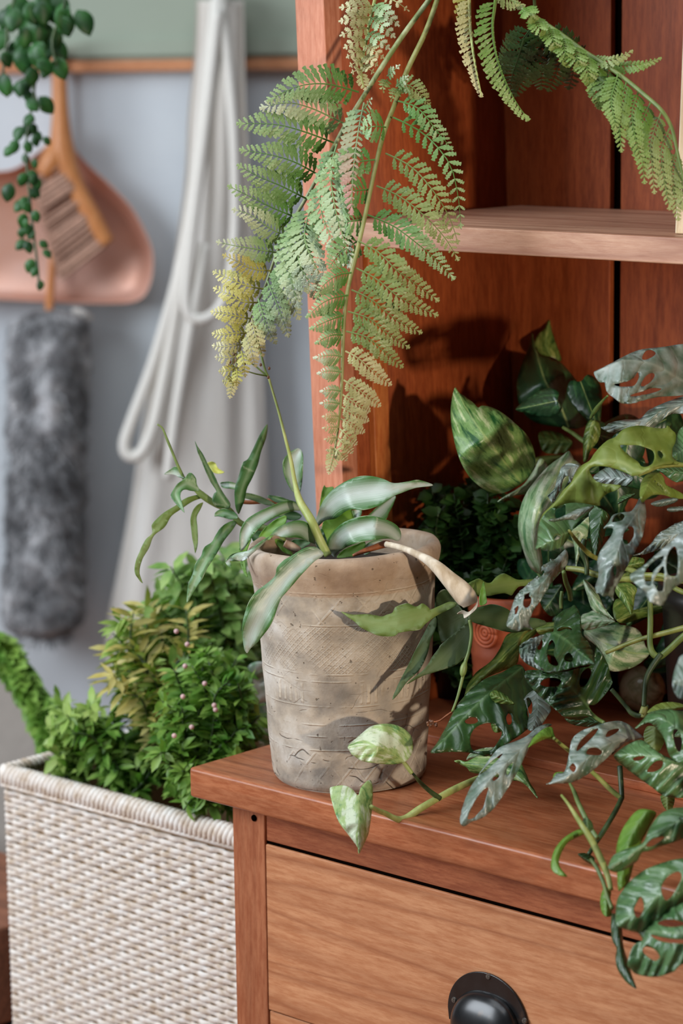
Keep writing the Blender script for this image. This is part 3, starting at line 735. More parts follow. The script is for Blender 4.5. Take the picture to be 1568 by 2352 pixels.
def leaf(parent, F, out, mid, d, mats, holes=(), fold=(.006, .006), rip=.0009, nr=4, curl=0, name='leaf', label=None, thick=.0004, res=26, sm=5, seed=0, tiltk=None):
    """a leaf blade as seen from the camera spot, bent in depth: d = depth along the midrib (base..tip), fold = how far each edge lies back (+) or forward (-), rip = waviness"""
    if parent.name.startswith('striped'): fold = (-fold[0] * .22, -fold[1] * .22); rip *= .6; tiltk = tiltk if tiltk is not None else .3
    if tiltk is None: tiltk = .62 if parent.name.startswith('swiss') else .35
    o2 = [fr(F, p) for p in out]; m2 = [fr(F, p) for p in mid]; h2 = [[fr(F, p) for p in h] for h in holes]
    if len(m2) > 2: m2 = [(p.x, p.y) for p in catmull([(x, y, 0) for x, y in m2], 6)]
    o2 = [(p.x, p.y) for p in catmull([(x, y, 0) for x, y in o2], sm, True)]
    h2 = [[(p.x, p.y) for p in catmull([(x, y, 0) for x, y in h], 4, True)] for h in h2]
    xs = [p[0] for p in o2]; ys = [p[1] for p in o2]; size = max(max(xs)-min(xs), max(ys)-min(ys)); st = size / res
    rnd = random.Random(seed + int(xs[0])); yc0 = (min(ys) + max(ys)) / 2
    V = [Vector(p) for p in o2]; Eg = [(i, (i+1) % len(o2)) for i in range(len(o2))]
    for h in h2:
        b0 = len(V); V += [Vector(p) for p in h]; Eg += [(b0 + i, b0 + (i+1) % len(h)) for i in range(len(h))]
    # midrib points keep a clean crease
    for i in range(1, len(m2) - 1):
        if inside(m2[i], o2) and not any(inside(m2[i], h) for h in h2): V.append(Vector(m2[i]))
    y = min(ys)
    row = 0
    bps = [tuple(v) for v in V]
    while y < max(ys):
        x = min(xs) + (st / 2 if row % 2 else 0)
        while x < max(xs):
            p = (x + rnd.uniform(-.12, .12) * st, y + rnd.uniform(-.12, .12) * st)
            if inside(p, o2) and not any(inside(p, h) for h in h2):
                if min((p[0]-b[0])**2 + (p[1]-b[1])**2 for b in bps) > (st * .45) ** 2: V.append(Vector(p))
            x += st
        y += st * .87; row += 1
    vs, es, fs, *_ = delaunay_2d_cdt(V, Eg, [], 0, 1e-4)
    seg = []; L = 0
    for a, b in zip(m2, m2[1:]):
        l = math.hypot(b[0]-a[0], b[1]-a[1]); seg.append((a, b, L, l)); L += l
    def uvof(p):
        best = None
        for a, b, s0, l in seg:
            dd, t, side = sdist(p, a, b)
            if best is None or dd < best[0]: best = (dd, (s0 + t * l) / L, 1 if side > 0 else -1)
        return best
    info = [uvof(v) for v in vs]
    NB = 14; wmax = {1: [1e-3] * (NB + 1), -1: [1e-3] * (NB + 1)}
    for p in o2:
        dd, u, s = uvof(p); k = int(u * NB); wmax[s][k] = max(wmax[s][k], dd)
    for s in (1, -1):
        w_ = wmax[s]; g = max(w_); w2 = [max(w_[max(0, i-1)], w_[i], w_[min(NB, i+1)], g * .12) for i in range(NB + 1)]; wmax[s] = w2
    dl = d if isinstance(d, (list, tuple)) else [d, d]
    bm = bmesh.new(); uvl = bm.loops.layers.uv.new('leaf'); bv = []; uvs = []
    for v, (dd, u, s) in zip(vs, info):
        k = u * NB; i0 = int(k); f = k - i0; w = wmax[s][i0] * (1 - f) + wmax[s][min(NB, i0+1)] * f
        a = min(1.0, dd / w)
        q_ = u * (len(dl) - 1); j = min(int(q_), len(dl) - 2); dep = dl[j] + (dl[j+1] - dl[j]) * (q_ - j)
        fo = fold[0] if s > 0 else fold[1]
        dep += fo * (a ** 1.4) + curl * a * a * u
        dep += rip * math.sin(2 * PI * nr * (u - .22 * a) + s) * (a ** .8)
        dep += rip * .8 * noise.noise(Vector((v.x * .03, v.y * .03, seed)))
        dep -= tiltk * (v.y - yc0) * px(1, dep)
        bv.append(bm.verts.new(at(v.x, v.y, dep))); uvs.append((u, .5 + .5 * s * a))
    for f in fs:
        if len(f) < 3: continue
        cx_ = sum(vs[i].x for i in f) / len(f); cy_ = sum(vs[i].y for i in f) / len(f)
        if not inside((cx_, cy_), o2) or any(inside((cx_, cy_), h) for h in h2): continue
        ar = sum(vs[f[i]].x * vs[f[(i+1) % len(f)]].y - vs[f[(i+1) % len(f)]].x * vs[f[i]].y for i in range(len(f)))
        idx = f if ar < 0 else f[::-1]
        try: face = bm.faces.new([bv[i] for i in idx])
        except ValueError: continue
        for lp, i in zip(face.loops, idx): lp[uvl].uv = uvs[i]
    for v in [v for v in bm.verts if not v.link_faces]: bm.verts.remove(v)
    o = obj(name, bm, mats, parent, thick=thick)
    if label: o['label'] = label
    return o
def stem(parent, F, pts, d, r, mat, name='stem', seg=10, label=None):
    """r in photo pixels"""
    dl = d if isinstance(d, (list, tuple)) else [d] * len(pts)
    if len(dl) != len(pts): dl = [dl[0] + (dl[-1] - dl[0]) * i / (len(pts) - 1) for i in range(len(pts))]
    rl = r if isinstance(r, (list, tuple)) else [r] * len(pts)
    if len(rl) != len(pts): rl = [rl[0] + (rl[-1] - rl[0]) * i / (len(pts) - 1) for i in range(len(pts))]
    bm = bmesh.new(); tube(bm, [at(*fr(F, p), dd) for p, dd in zip(pts, dl)], [px(a, dd) for a, dd in zip(rl, dl)], seg)
    o = obj(name, bm, mat, parent)
    if label: o['label'] = label
    return o

# ================================================================ striped plant in the clay pot
sp = empty('striped_plant', at(790, 1290, pd), 0, 'silver and green striped trailing plant growing in the tall clay pot', 'plant')
T, U_ = [M_ST, M_LM2], [M_STG, M_LM2]
PD = pd
leaf(sp, 'P', [(905,510),(930,430),(970,370),(1030,325),(1100,295),(1160,292),(1220,305),(1270,325),(1330,320),(1390,312),(1455,335),(1380,345),(1320,365),(1260,390),(1200,430),(1130,450),(1060,450),(1000,490),(950,500),(915,530)],
     [(912,520),(960,440),(1040,385),(1140,365),(1240,355),(1330,338),(1455,335)], [PD-.02, PD-.06, PD-.075, PD-.07], T, fold=(.016, .020), rip=.002, nr=3)
leaf(sp, 'P', [(990,670),(955,620),(975,570),(1020,520),(1080,490),(1150,478),(1220,490),(1280,520),(1305,560),(1295,595),(1250,585),(1180,590),(1120,600),(1060,620),(1010,650)],
     [(985,660),(1010,590),(1080,545),(1170,530),(1250,545),(1298,590)], [PD-.03, PD-.07, PD-.08, PD-.06], T, fold=(.014, .02), rip=.0015, nr=3)
leaf(sp, 'P', [(835,450),(800,410),(740,415),(680,440),(610,475),(570,510),(550,570),(555,640),(580,620),(620,560),(670,510),(740,475),(800,455)],
     [(835,445),(780,432),(690,465),(610,510),(570,570),(562,640)], [PD-.01, PD-.05, PD-.06, PD-.05], T, fold=(.01, .012), nr=3)
leaf(sp, 'P', [(548,630),(556,700),(568,740),(588,765),(578,720),(576,670),(592,620),(604,590),(590,590),(565,610)], [(585,600),(565,660),(570,720),(586,762)], [PD-.05, PD-.06], [M_LM2, M_STG], fold=(.004, .004), nr=2)
leaf(sp, 'P', [(905,605),(890,540),(850,502),(790,505),(720,540),(670,600),(610,655),(560,690),(500,672),(488,690),(530,655),(590,640),(640,605),(700,570),(760,575),(830,580),(880,600)][:14] + [(760,578),(830,582),(880,602)],
     [(900,600),(840,545),(760,550),(690,600),(620,655),(560,690)], [PD-.03, PD-.07, PD-.075, PD-.06], T, fold=(.012, .012), nr=3)
leaf(sp, 'P', [(560,650),(520,655),(490,680),(486,700),(505,720),(512,705),(505,690),(540,690),(570,680)], [(565,665),(520,670),(492,690)], [PD-.04, PD-.05], T, fold=(.004, .004), nr=2)
leaf(sp, 'P', [(940,650),(905,625),(860,628),(800,660),(750,690),(725,720),(715,760),(670,800),(630,830),(600,870),(575,930),(562,1000),(568,1080),(583,1120),(600,1100),(650,1050),(700,980),(730,900),(750,855),(800,800),(850,740),(900,690),(935,668)],
     [(935,655),(860,690),(780,760),(700,850),(640,950),(600,1040),(583,1118)], [PD-.118, PD-.125, PD-.128, PD-.12], T, fold=(.016, .012), rip=.0022, nr=4, tiltk=.05)
leaf(sp, 'P', [(822,385),(785,345),(758,285),(753,225),(780,185),(800,172),(828,163),(845,190),(846,260),(842,320),(832,370)], [(822,380),(800,310),(795,240),(828,166)], [PD+.02, PD+.01], T, fold=(.012, .016), nr=2)
leaf(sp, 'P', [(925,450),(932,380),(945,335),(955,345),(990,345),(965,400),(940,440)], [(930,440),(945,390),(960,345)], PD+.02, [M_LM2, M_LM2], nr=2)
leaf(sp, 'P', [(945,600),(935,540),(950,495),(1010,475),(1065,445),(1085,470),(1105,500),(1050,520),(1000,560),(970,610)], [(950,600),(990,530),(1080,470)], [PD, PD+.03], [M_LM2, M_LM2], nr=2)
leaf(sp, 'P', [(1135,500),(1170,460),(1210,425),(1275,385),(1270,420),(1250,460),(1225,500)], [(1150,495),(1200,450),(1270,390)], [PD+.01, PD+.04], T, nr=2)
leaf(sp, 'P', [(1078,455),(1095,450),(1120,452),(1115,480),(1098,502),(1085,480)], [(1098,455),(1098,500)], PD+.03, T, nr=2)
leaf(sp, 'P', [(1005,672),(1040,635),(1090,615),(1135,600),(1130,635),(1100,662),(1050,672)], [(1010,668),(1070,640),(1132,605)], [PD-.03, PD-.05], [M_LM2, M_LM2], nr=2)
leaf(sp, 'P', [(1125,640),(1150,605),(1190,590),(1225,600),(1180,630),(1140,660)], [(1130,650),(1170,615),(1222,600)], PD-.02, T, nr=2)
leaf(sp, 'P', [(640,575),(690,515),(740,485),(768,480),(760,520),(720,560),(670,600)], [(645,580),(700,530),(765,485)], [PD, PD-.02], [M_LM2, M_LM2], nr=2)
leaf(sp, 'P', [(715,590),(740,590),(775,630),(800,660),(760,650),(730,620)], [(720,592),(798,655)], PD, [M_LM2, M_LM2], nr=2)
leaf(sp, 'P', [(790,620),(800,590),(850,590),(880,605),(850,625),(820,655)], [(795,640),(870,600)], PD, [M_STG, M_LM2], nr=2)
leaf(sp, 'P', [(600,560),(640,540),(690,600),(740,640),(760,655),(680,640),(625,610)], [(605,560),(755,655)], PD+.02, [M_STD, M_STD], nr=2)
leaf(sp, 'P', [(660,470),(720,450),(800,455),(840,480),(800,500),(730,480)], [(665,470),(835,482)], PD+.03, [M_STD, M_STD], nr=2)
leaf(sp, 'P', [(925,640),(905,600),(915,560),(935,540),(960,600),(965,640)], [(945,640),(930,560)], PD-.04, [M_STD, M_LM2], nr=2)
stem(sp, 'P', [(965,665),(925,590),(885,500),(832,410),(810,330),(790,220),(765,120),(735,0),(700,-120),(686,-167)], [PD-.05,PD-.05,PD-.05,PD-.04,PD-.03,PD-.03,PD-.03,PD-.03,PD-.03,PD-.03], [9,10,10,8.5,5.5,4.5,3.6,3,2.6,2.6], M_S3)
stem(sp, 'F2', [(402,885),(385,850),(368,790),(345,690),(325,610),(310,585)], PD-.03, [3,2.6,2.6,2.2,1.8,1.6], M_S5)
stem(sp, 'F2', [(395,880),(350,840),(300,805),(250,810),(215,795),(208,755)], PD-.03, [2.4,2,1.8,1.6,1.5,1.5], M_S5)
stem(sp, 'F2', [(392,876),(330,865),(250,840),(185,820)], [PD-.03, PD-.05], [2.2,1.6,1.4,1.3], M_S5)
bm = bmesh.new()
for (x, y) in ((310,587),(300,628),(322,600),(330,605),(345,660),(210,760),(222,790),(215,800),(180,820),(188,800),(262,848),(270,808),(358,815),(405,835),(400,885),(330,620)):
    sphere(bm, at(*fr('F2', (x, y)), PD-.035), px(3.1, PD), 1, 1, 1.3, 8, 6)
obj('flower_buds', bm, mat_stem('bud_brown', (84,50,36), (120,80,50)), sp)
stem(sp, 'P', [(760,605),(800,625),(835,640)], PD-.01, [9, 10, 6], mat_stem('dry_stalk', (120,90,70), (170,150,130)), name='dry_stalk')
# left shoot
LD = PD + .01
leaf(sp, 'P', [(530,430),(528,350),(548,285),(565,230),(590,210),(620,150),(650,90),(680,50),(675,110),(650,180),(635,240),(610,300),(585,350),(575,400),(560,440),(545,470)], [(545,465),(555,380),(590,280),(640,160),(680,52)], [LD, LD-.02, LD+.01], [M_STD, M_LM2], fold=(-.01, .012), nr=3)
leaf(sp, 'P', [(343,130),(352,150),(375,185),(400,235),(430,285),(450,330),(480,380),(505,420),(500,445),(470,440),(440,435),(423,405),(430,375),(440,360),(410,310),(380,240),(355,180)], [(500,435),(455,370),(400,260),(345,132)], [LD, LD-.02], [M_STD, M_STG], fold=(.006, .008), nr=3)
leaf(sp, 'P', [(540,500),(505,505),(465,530),(440,565),(420,600),(385,625),(370,665),(345,700),(330,750),(310,800),(303,885),(330,840),(370,780),(400,720),(440,660),(480,590),(520,540)], [(535,505),(470,560),(410,650),(350,760),(305,880)], [LD-.01, LD-.05, LD-.04], [M_STG, M_LM2], fold=(.008, .01), nr=4)
leaf(sp, 'P', [(385,375),(330,385),(290,400),(250,430),(200,460),(165,490),(140,520),(140,560),(110,590),(85,640),(65,690),(60,740),(75,770),(96,792),(82,740),(95,680),(125,630),(150,570),(200,530),(230,480),(270,450),(330,410),(385,390)], [(385,382),(300,412),(200,490),(120,600),(72,700),(94,788)], [LD, LD-.03, LD-.02], [M_OLV, M_LM2], fold=(.006, .006), nr=5)
leaf(sp, 'P', [(378,415),(345,435),(322,480),(325,550),(335,610),(344,652),(355,590),(352,530),(350,480),(370,440)], [(375,420),(335,490),(344,650)], [LD, LD-.02], [M_OLV, M_LM2], nr=3)
leaf(sp, 'P', [(228,380),(255,335),(290,305),(318,275),(345,300),(350,330),(362,360),(330,362),(290,355),(272,380),(280,420),(292,462),(262,430),(240,405)], [(355,355),(300,330),(250,370),(290,455)], [LD-.01, LD-.03], [M_STG, M_LM2], fold=(.01, .01), nr=3)
leaf(sp, 'P', [(200,282),(225,262),(250,248),(275,265),(290,300),(265,295),(240,285)], [(288,298),(205,282)], LD, T, nr=2)
leaf(sp, 'P', [(460,325),(495,318),(530,325),(560,342),(535,352),(500,350),(470,345)], [(555,342),(462,328)], LD+.02, T, nr=2)
leaf(sp, 'P', [(530,370),(590,372),(650,388),(720,425),(670,425),(610,405),(560,390)], [(720,424),(620,390),(532,370)], LD, [M_OLD, M_LM2], nr=2)
leaf(sp, 'P', [(680,385),(720,385),(770,400),(825,420),(770,425),(715,412)], [(820,420),(740,402),(682,386)], LD+.01, [M_STD, M_STG], nr=2)
leaf(sp, 'P', [(432,478),(445,455),(480,445),(530,465),(540,490),(500,492),(455,480)], [(535,485),(480,465),(434,475)], LD-.02, [M_STG, M_LM2], nr=2)
leaf(sp, 'P', [(392,240),(410,225),(435,230),(450,258),(478,275),(445,280),(415,268)], [(395,240),(475,275)], LD+.06, [mat_stripe('yellow_leaf', (190,196,84), (200,204,100), (196,200,92))] * 2, nr=2)
stem(sp, 'P', [(760,600),(680,540),(600,530),(545,505),(500,450),(440,425),(380,385),(330,340),(285,300)], LD, [8,8,7,7,7,7,8,5,4], M_S5)
stem(sp, 'P', [(290,305),(262,245),(235,180),(215,130),(190,70),(165,50)], LD, [4,3.5,3,3,2.2,1.8], M_S5)
stem(sp, 'P', [(800,440),(700,410),(600,415),(540,410)], LD + .02, [6,6,5,5], M_S4)
# hanging shoot on the right: cut dry end, olive leaves and a thin flower stalk
leaf(sp, 'Q', [(665,585),(740,603),(820,600),(880,605),(930,615),(960,605),(1000,590),(1020,555),(1080,530),(1110,532),(1150,550),(1170,545),(1200,530),(1240,560),(1250,570),(1310,545),(1380,518),(1420,540),(1300,605),(1220,660),(1180,700),(1080,715),(1040,722),(1010,742),(940,747),(870,725),(800,690),(740,640)],
     [(1400,528),(1280,590),(1150,630),(1000,665),(850,650),(668,587)], [PD-.11, PD-.125, PD-.12], [M_OLV, M_LM2], fold=(-.008, .008), rip=.0025, nr=6, label='olive green leaf with a notched edge')
leaf(sp, 'Q', [(1000,1160),(1030,1080),(1080,980),(1140,860),(1200,740),(1250,650),(1285,620),(1287,680),(1250,770),(1230,860),(1180,960),(1090,1050),(1040,1120)], [(1280,625),(1200,800),(1100,980),(1002,1158)], [PD-.09, PD-.11], [M_OLD, M_OLD], nr=3)
leaf(sp, 'Q', [(1095,1060),(1150,1010),(1200,970),(1240,920),(1260,880),(1300,830),(1320,800),(1380,745),(1450,690),(1515,640),(1520,760),(1490,860),(1420,930),(1350,958),(1280,980),(1200,1005)], [(1512,650),(1400,800),(1280,930),(1097,1058)], [PD-.10, PD-.12], [M_OLD, M_OLD], fold=(.01, -.006), nr=3)
leaf(sp, 'Q', [(1290,480),(1350,440),(1430,540),(1500,640),(1420,720),(1340,780),(1310,760),(1290,600)], [(1480,620),(1320,700)], [PD-.07, PD-.05], [M_OLD, M_OLD], nr=3)
leaf(sp, 'B', [(310,235),(345,212),(380,200),(420,222),(450,222),(480,190),(520,170),(555,182),(600,205),(650,205),(710,205),(690,240),(620,245),(590,270),(570,297),(530,285),(480,292),(420,302),(365,290),(330,262)], [(315,240),(420,258),(520,240),(700,215)], [PD-.10, PD-.08, PD-.06], [M_OLV, M_LM2], fold=(.006, -.006), nr=5)
leaf(sp, 'B', [(322,440),(335,385),(400,360),(470,350),(550,380),(600,430),(650,428),(720,432),(775,460),(700,490),(620,510),(550,512),(430,480)], [(325,430),(450,425),(600,465),(770,460)], [PD-.10, PD-.08, PD-.06], [M_OLD, M_LM2], fold=(.008, -.005), nr=4)
leaf(sp, 'B', [(383,352),(385,290),(398,250),(406,218),(415,270),(425,330),(410,352)], [(400,350),(406,222)], PD-.11, [M_LM2, M_LM2], nr=2)
stem(sp, 'Q', [(740,217),(820,185),(880,165),(950,142),(985,140)], PD-.07, [3,6,7,8.5,6], M_S4, name='dry_stem', label='reddish brown dried stem')
stem(sp, 'Q', [(960,142),(1040,160),(1100,180),(1160,208),(1230,245),(1300,300),(1370,370),(1440,440),(1490,500),(1510,540)], [PD-.08,PD-.09,PD-.10,PD-.11,PD-.12,PD-.13,PD-.13,PD-.13,PD-.13,PD-.13], [7,7,7.5,8.5,11,15,19,24,24,17], mat_stem('dry_papery_sheath', (176,158,132), (214,202,182), .7), name='dry_sheath', seg=16, label='papery cream dried leaf sheath')
leaf(sp, 'Q', [(1425,600),(1460,575),(1500,585),(1545,540),(1558,500),(1552,560),(1500,610),(1470,625),(1462,600)], [(1550,510),(1500,590),(1430,602)], PD-.135, [bpy.data.materials['dry_papery_sheath']] * 2, nr=2, name='dry_sheath')
stem(sp, 'B', [(326,440),(336,520),(322,620),(300,690),(288,760),(255,890),(222,978)], PD-.13, [4.5,4,4,4.5,4,3.2,2.6], M_S5)
stem(sp, 'B', [(303,680),(292,715),(285,755),(280,775)], PD-.133, [3,8,7,1], M_S5, name='bud_sheath')
stem(sp, 'B', [(222,978),(190,1000),(150,1028),(100,1040)], PD-.13, [2.6,2.4,2,1.6], M_S4)
bm = bmesh.new(); rb = random.Random(2)
for i in range(16): sphere(bm, at(*fr('B', (105 + rb.uniform(-26, 26), 1042 + rb.uniform(-16, 16))), PD-.13 + rb.uniform(-.004, .004)), px(3, PD), 1, 1, 1.2, 8, 6)
obj('flower_buds', bm, bpy.data.materials['bud_brown'], sp)
# ================================================================ marbled trailing plant (heart shaped leaves)
mp_ = empty('marbled_trailing_plant', on_z(1230, 1700, TOPZ + .0085), 0, 'cream and green marbled heart leaved vine trailing from the terracotta pot', 'plant')
X = 2.18
leaf(mp_, 'A', [(240,482),(262,510),(300,535),(345,570),(375,598),(400,588),(460,600),(530,640),(600,700),(660,760),(698,840),(708,920),(685,980),(650,1025),(600,1060),(520,1097),(440,1090),(350,1030),(290,950),(250,850),(225,740),(215,640),(222,550)],
     [(628,1035),(540,930),(440,800),(340,660),(242,486)], [2.22, 2.17, 2.20], [M_P1, M_P4], fold=(.018, .012), rip=.002, nr=4, seed=1)
leaf(mp_, 'A', [(688,165),(702,240),(735,288),(820,310),(880,360),(940,430),(1000,520),(1030,600),(1030,680),(960,720),(870,715),(760,700),(680,670),(620,600),(600,500),(605,420),(635,330),(662,262)],
     [(900,710),(850,580),(760,430),(690,168)], [2.36, 2.33, 2.38], [M_P3, M_P3], fold=(.02, .02), nr=4, seed=2)
leaf(mp_, 'A', [(790,88),(805,150),(825,215),(860,325),(805,305),(745,292),(702,235),(720,180),(755,140)], [(800,300),(770,220),(788,92)], 2.40, [M_P4, M_P4], seed=3)
leaf(mp_, 'A', [(900,370),(980,335),(1080,318),(1190,318),(1130,350),(1130,420),(1110,490),(1060,530),(1000,490),(950,430)], [(1100,500),(1040,420),(910,375)], 2.42, [M_P4, M_P4], seed=4)
leaf(mp_, 'A', [(488,1148),(530,1115),(590,1080),(645,1040),(700,960),(740,893),(785,955),(760,1040),(705,1098),(600,1110)], [(740,900),(690,1010),(600,1085),(492,1146)], [2.24, 2.20], [M_P2, M_P4], fold=(.012, .01), seed=5)
leaf(mp_, 'A', [(905,852),(935,900),(975,940),(930,1000),(880,1060),(850,1150),(800,1230),(760,1300),(740,1400),(750,1500),(745,1570),(680,1535),(640,1440),(610,1330),(612,1220),(648,1110),(715,1015),(790,935),(860,885)],
     [(742,1550),(700,1380),(735,1180),(900,860)], [2.20, 2.17, 2.22], [M_P2, M_P4], fold=(.014, .016), nr=5, seed=6)
leaf(mp_, 'A', [(700,900),(760,880),(830,875),(900,880),(860,900),(800,930),(740,975)], [(700,905),(890,882)], 2.34, [M_OLV, M_OLV], seed=7)
leaf(mp_, 'A', [(730,745),(800,735),(880,760),(925,800),(900,850),(830,870),(760,860),(735,810)], [(920,800),(740,790)], 2.36, [M_P4, M_P3], seed=8)
leaf(mp_, 'A', [(988,915),(985,830),(990,760),(1010,690),(1030,668),(1070,680),(1090,720),(1075,790),(1030,850),(1010,905)], [(1050,690),(1020,780),(1000,905)], 2.22, [M_P4, M_P4], seed=8)
leaf(mp_, 'G', [(598,270),(640,235),(685,198),(762,138),(755,250),(735,345),(692,430),(668,500),(645,580),(640,500),(632,400)], [(600,272),(690,300),(645,570)], [2.16, 2.18], [M_P2, M_P2], seed=9)
# two leaves in front of the clay pot
leaf(mp_, 'Q', [(708,1472),(722,1448),(760,1415),(800,1380),(860,1335),(940,1318),(1020,1325),(1090,1360),(1128,1410),(1136,1480),(1112,1540),(1070,1573),(1000,1585),(900,1578),(800,1562),(748,1528),(735,1520),(718,1495)],
     [(1072,1566),(990,1508),(900,1470),(800,1462),(710,1474)], [PD-.13, PD-.15, PD-.145], [M_P5, M_P4], fold=(.014, .004), rip=.0012, nr=5, seed=11, label='marbled leaf standing in front of the clay pot')
leaf(mp_, 'O', [(757,1815),(763,1807),(790,1804),(808,1812),(822,1826),(828,1810),(838,1798),(846,1792),(853,1795),(856,1815),(855,1850),(851,1885),(846,1915),(836,1938),(825,1960),(820,1945),(800,1918),(778,1888),(764,1850)],
     [(822,1824),(824,1870),(825,1958)], [PD-.17, PD-.185, PD-.18], [M_P5, M_P4], fold=(.004, .018), rip=.001, nr=4, seed=14, label='marbled heart leaf hanging over the cabinet edge')
stem(mp_, 'Q', [(860,1862),(910,1888),(960,1908),(1010,1935),(1050,1946),(1100,1930),(1180,1875),(1290,1810),(1400,1750),(1520,1695),(1640,1650)], [PD-.165, PD-.15, PD-.14, PD-.135, PD-.13, PD-.125, PD-.12, PD-.11, PD-.10, PD-.09, PD-.07], [5.5,6,6.5,7,8,8.5,8.5,8,8.5,8,8], M_S3, label='thick pale green vine lying on the cabinet top')
stem(mp_, 'Q', [(1070,1563),(1100,1605),(1130,1645)], PD-.13, [4.5,5,4.5], M_S3, name='leaf_stalk')
stem(mp_, 'Q', [(1135,1645),(1180,1700),(1240,1755),(1310,1808)], [PD-.13, PD-.11], [3,4.5,5.5,7], M_S2, name='leaf_stalk')
leaf(mp_, 'B', [(995,500),(1060,488),(1180,468),(1290,488),(1330,530),(1350,590),(1372,640),(1290,712),(1180,742),(1120,722),(1110,660),(1060,590),(1000,545)], [(1000,510),(1120,580),(1250,630),(1368,640)], [2.17, 2.15, 2.17], [M_P2, M_P4], fold=(.01, .012), seed=16)
leaf(mp_, 'B', [(985,208),(1030,232),(1070,280),(1105,350),(1140,410),(1172,442),(1100,412),(1040,382),(1010,300)], [(990,215),(1060,320),(1170,440)], [2.13, 2.12], [M_P2, M_P2], seed=17)
leaf(mp_, 'S', [(220,1190),(330,1170),(480,1160),(605,1260),(570,1400),(545,1600),(508,1705),(440,1610),(340,1470),(250,1350)], [(260,1210),(400,1400),(508,1700)], [2.10, 2.08], [M_P4, M_P2], seed=18)
leaf(mp_, 'S', [(200,1560),(260,1440),(380,1460),(480,1600),(560,1620),(800,1560),(1100,1520),(1382,1540),(1700,1500),(1700,1580),(1382,1600),(1100,1650),(800,1730),(600,1790),(420,1850),(300,1830),(220,1740)], [(260,1800),(700,1640),(1690,1540)], [2.16, 2.2], [M_P4, M_P4], seed=19)
leaf(mp_, 'B', [(975,420),(1010,400),(1060,385),(1120,420),(1175,450),(1130,468),(1060,492),(985,496)], [(1170,450),(1070,440),(980,455)], [2.14, 2.16], [M_P2, M_P4], seed=20)
leaf(mp_, 'B', [(300,892),(308,830),(345,770),(370,740),(450,680),(500,610),(540,530),(600,508),(680,500),(735,468),(705,530),(625,600),(600,700),(520,738),(420,782),(350,852)], [(730,475),(600,580),(480,700),(302,888)], [2.18, 2.15, 2.13], [M_P4, M_P4], fold=(.012, .012), seed=21)
leaf(mp_, 'K', [(118,520),(160,515),(200,520),(290,480),(400,500),(520,510),(570,590),(600,660),(632,710),(646,758),(605,705),(540,652),(450,640),(350,612),(230,592),(195,560)], [(200,540),(350,560),(500,600),(644,752)], [2.10, 2.07], [M_P1, M_P4], fold=(.01, .004), seed=22)
leaf(mp_, 'K', [(198,500),(240,455),(350,430),(425,450),(340,490),(215,515)], [(205,500),(420,452)], 2.12, [M_P2, M_P4], seed=23)
leaf(mp_, 'B', [(735,310),(800,250),(865,235),(872,330),(862,400),(800,420),(750,370)], [(860,240),(800,330),(760,380)], 2.2, [M_P3, M_P3], seed=24)
leaf(mp_, 'B', [(710,480),(780,455),(880,455),(980,470),(900,500),(820,510),(740,530)], [(720,500),(970,470)], 2.14, [M_P4, M_P4], seed=24)
leaf(mp_, 'G', [(1080,560),(1120,490),(1230,500),(1225,560),(1170,590),(1130,600)], [(1090,560),(1225,530)], 2.16, [M_P4, M_P4], seed=25)
leaf(mp_, 'G', [(990,690),(1040,640),(1110,610),(1180,640),(1110,700),(1040,720)], [(1000,690),(1170,640)], 2.18, [M_P4, M_P4], seed=26)
leaf(mp_, 'K', [(1318,350),(1340,300),(1390,300),(1440,330),(1450,400),(1400,475),(1352,455),(1325,400)], [(1390,310),(1390,470)], 2.04, [M_OLV, M_OLV], seed=27)
leaf(mp_, 'K', [(1425,740),(1470,745),(1515,752),(1500,822),(1465,830),(1440,800)], [(1470,745),(1470,828)], 2.02, [M_OLV, M_OLV], seed=28)
leaf(mp_, 'K', [(345,90),(380,68),(430,90),(480,130),(500,160),(440,160),(380,150),(350,120)], [(495,155),(350,95)], 2.05, [M_P4, M_P1], seed=29)
leaf(mp_, 'K', [(350,260),(390,235),(435,245),(440,290),(410,335),(365,330)], [(395,240),(390,330)], 2.09, [M_P4, M_P4], seed=30)
stem(mp_, 'B', [(890,140),(980,150),(1065,178),(1200,205),(1400,195),(1600,215)], [2.14, 2.1], [6,7,7,8,8,8], M_S1)
stem(mp_, 'B', [(1120,632),(1300,560),(1450,520),(1600,480)], [2.12, 2.08], [4.5,5.5,6.5,7], M_S1)
stem(mp_, 'B', [(1375,330),(1378,450),(1375,570),(1390,632),(1430,655),(1480,620),(1560,545),(1620,500)], [2.10, 2.08], [7,7,7,8,8,8,8,8], M_S5)
stem(mp_, 'B', [(760,455),(700,480),(640,520),(600,600)], [2.15, 2.17], [5,5,4,3], M_S1)
stem(mp_, 'A', [(870,715),(930,750),(1000,800),(1080,830)], [2.3, 2.26], [4,5,6,7], M_S5)
stem(mp_, 'A', [(1030,660),(1060,610),(1100,560),(1130,530)], [2.2, 2.15], [3,5,3,2.4], M_S5)
stem(mp_, 'S', [(400,920),(560,970),(700,1030),(1080,1060),(1250,1260),(1500,1360)], [2.12, 2.05], 6.5, M_S1)
ro = random.Random(5)
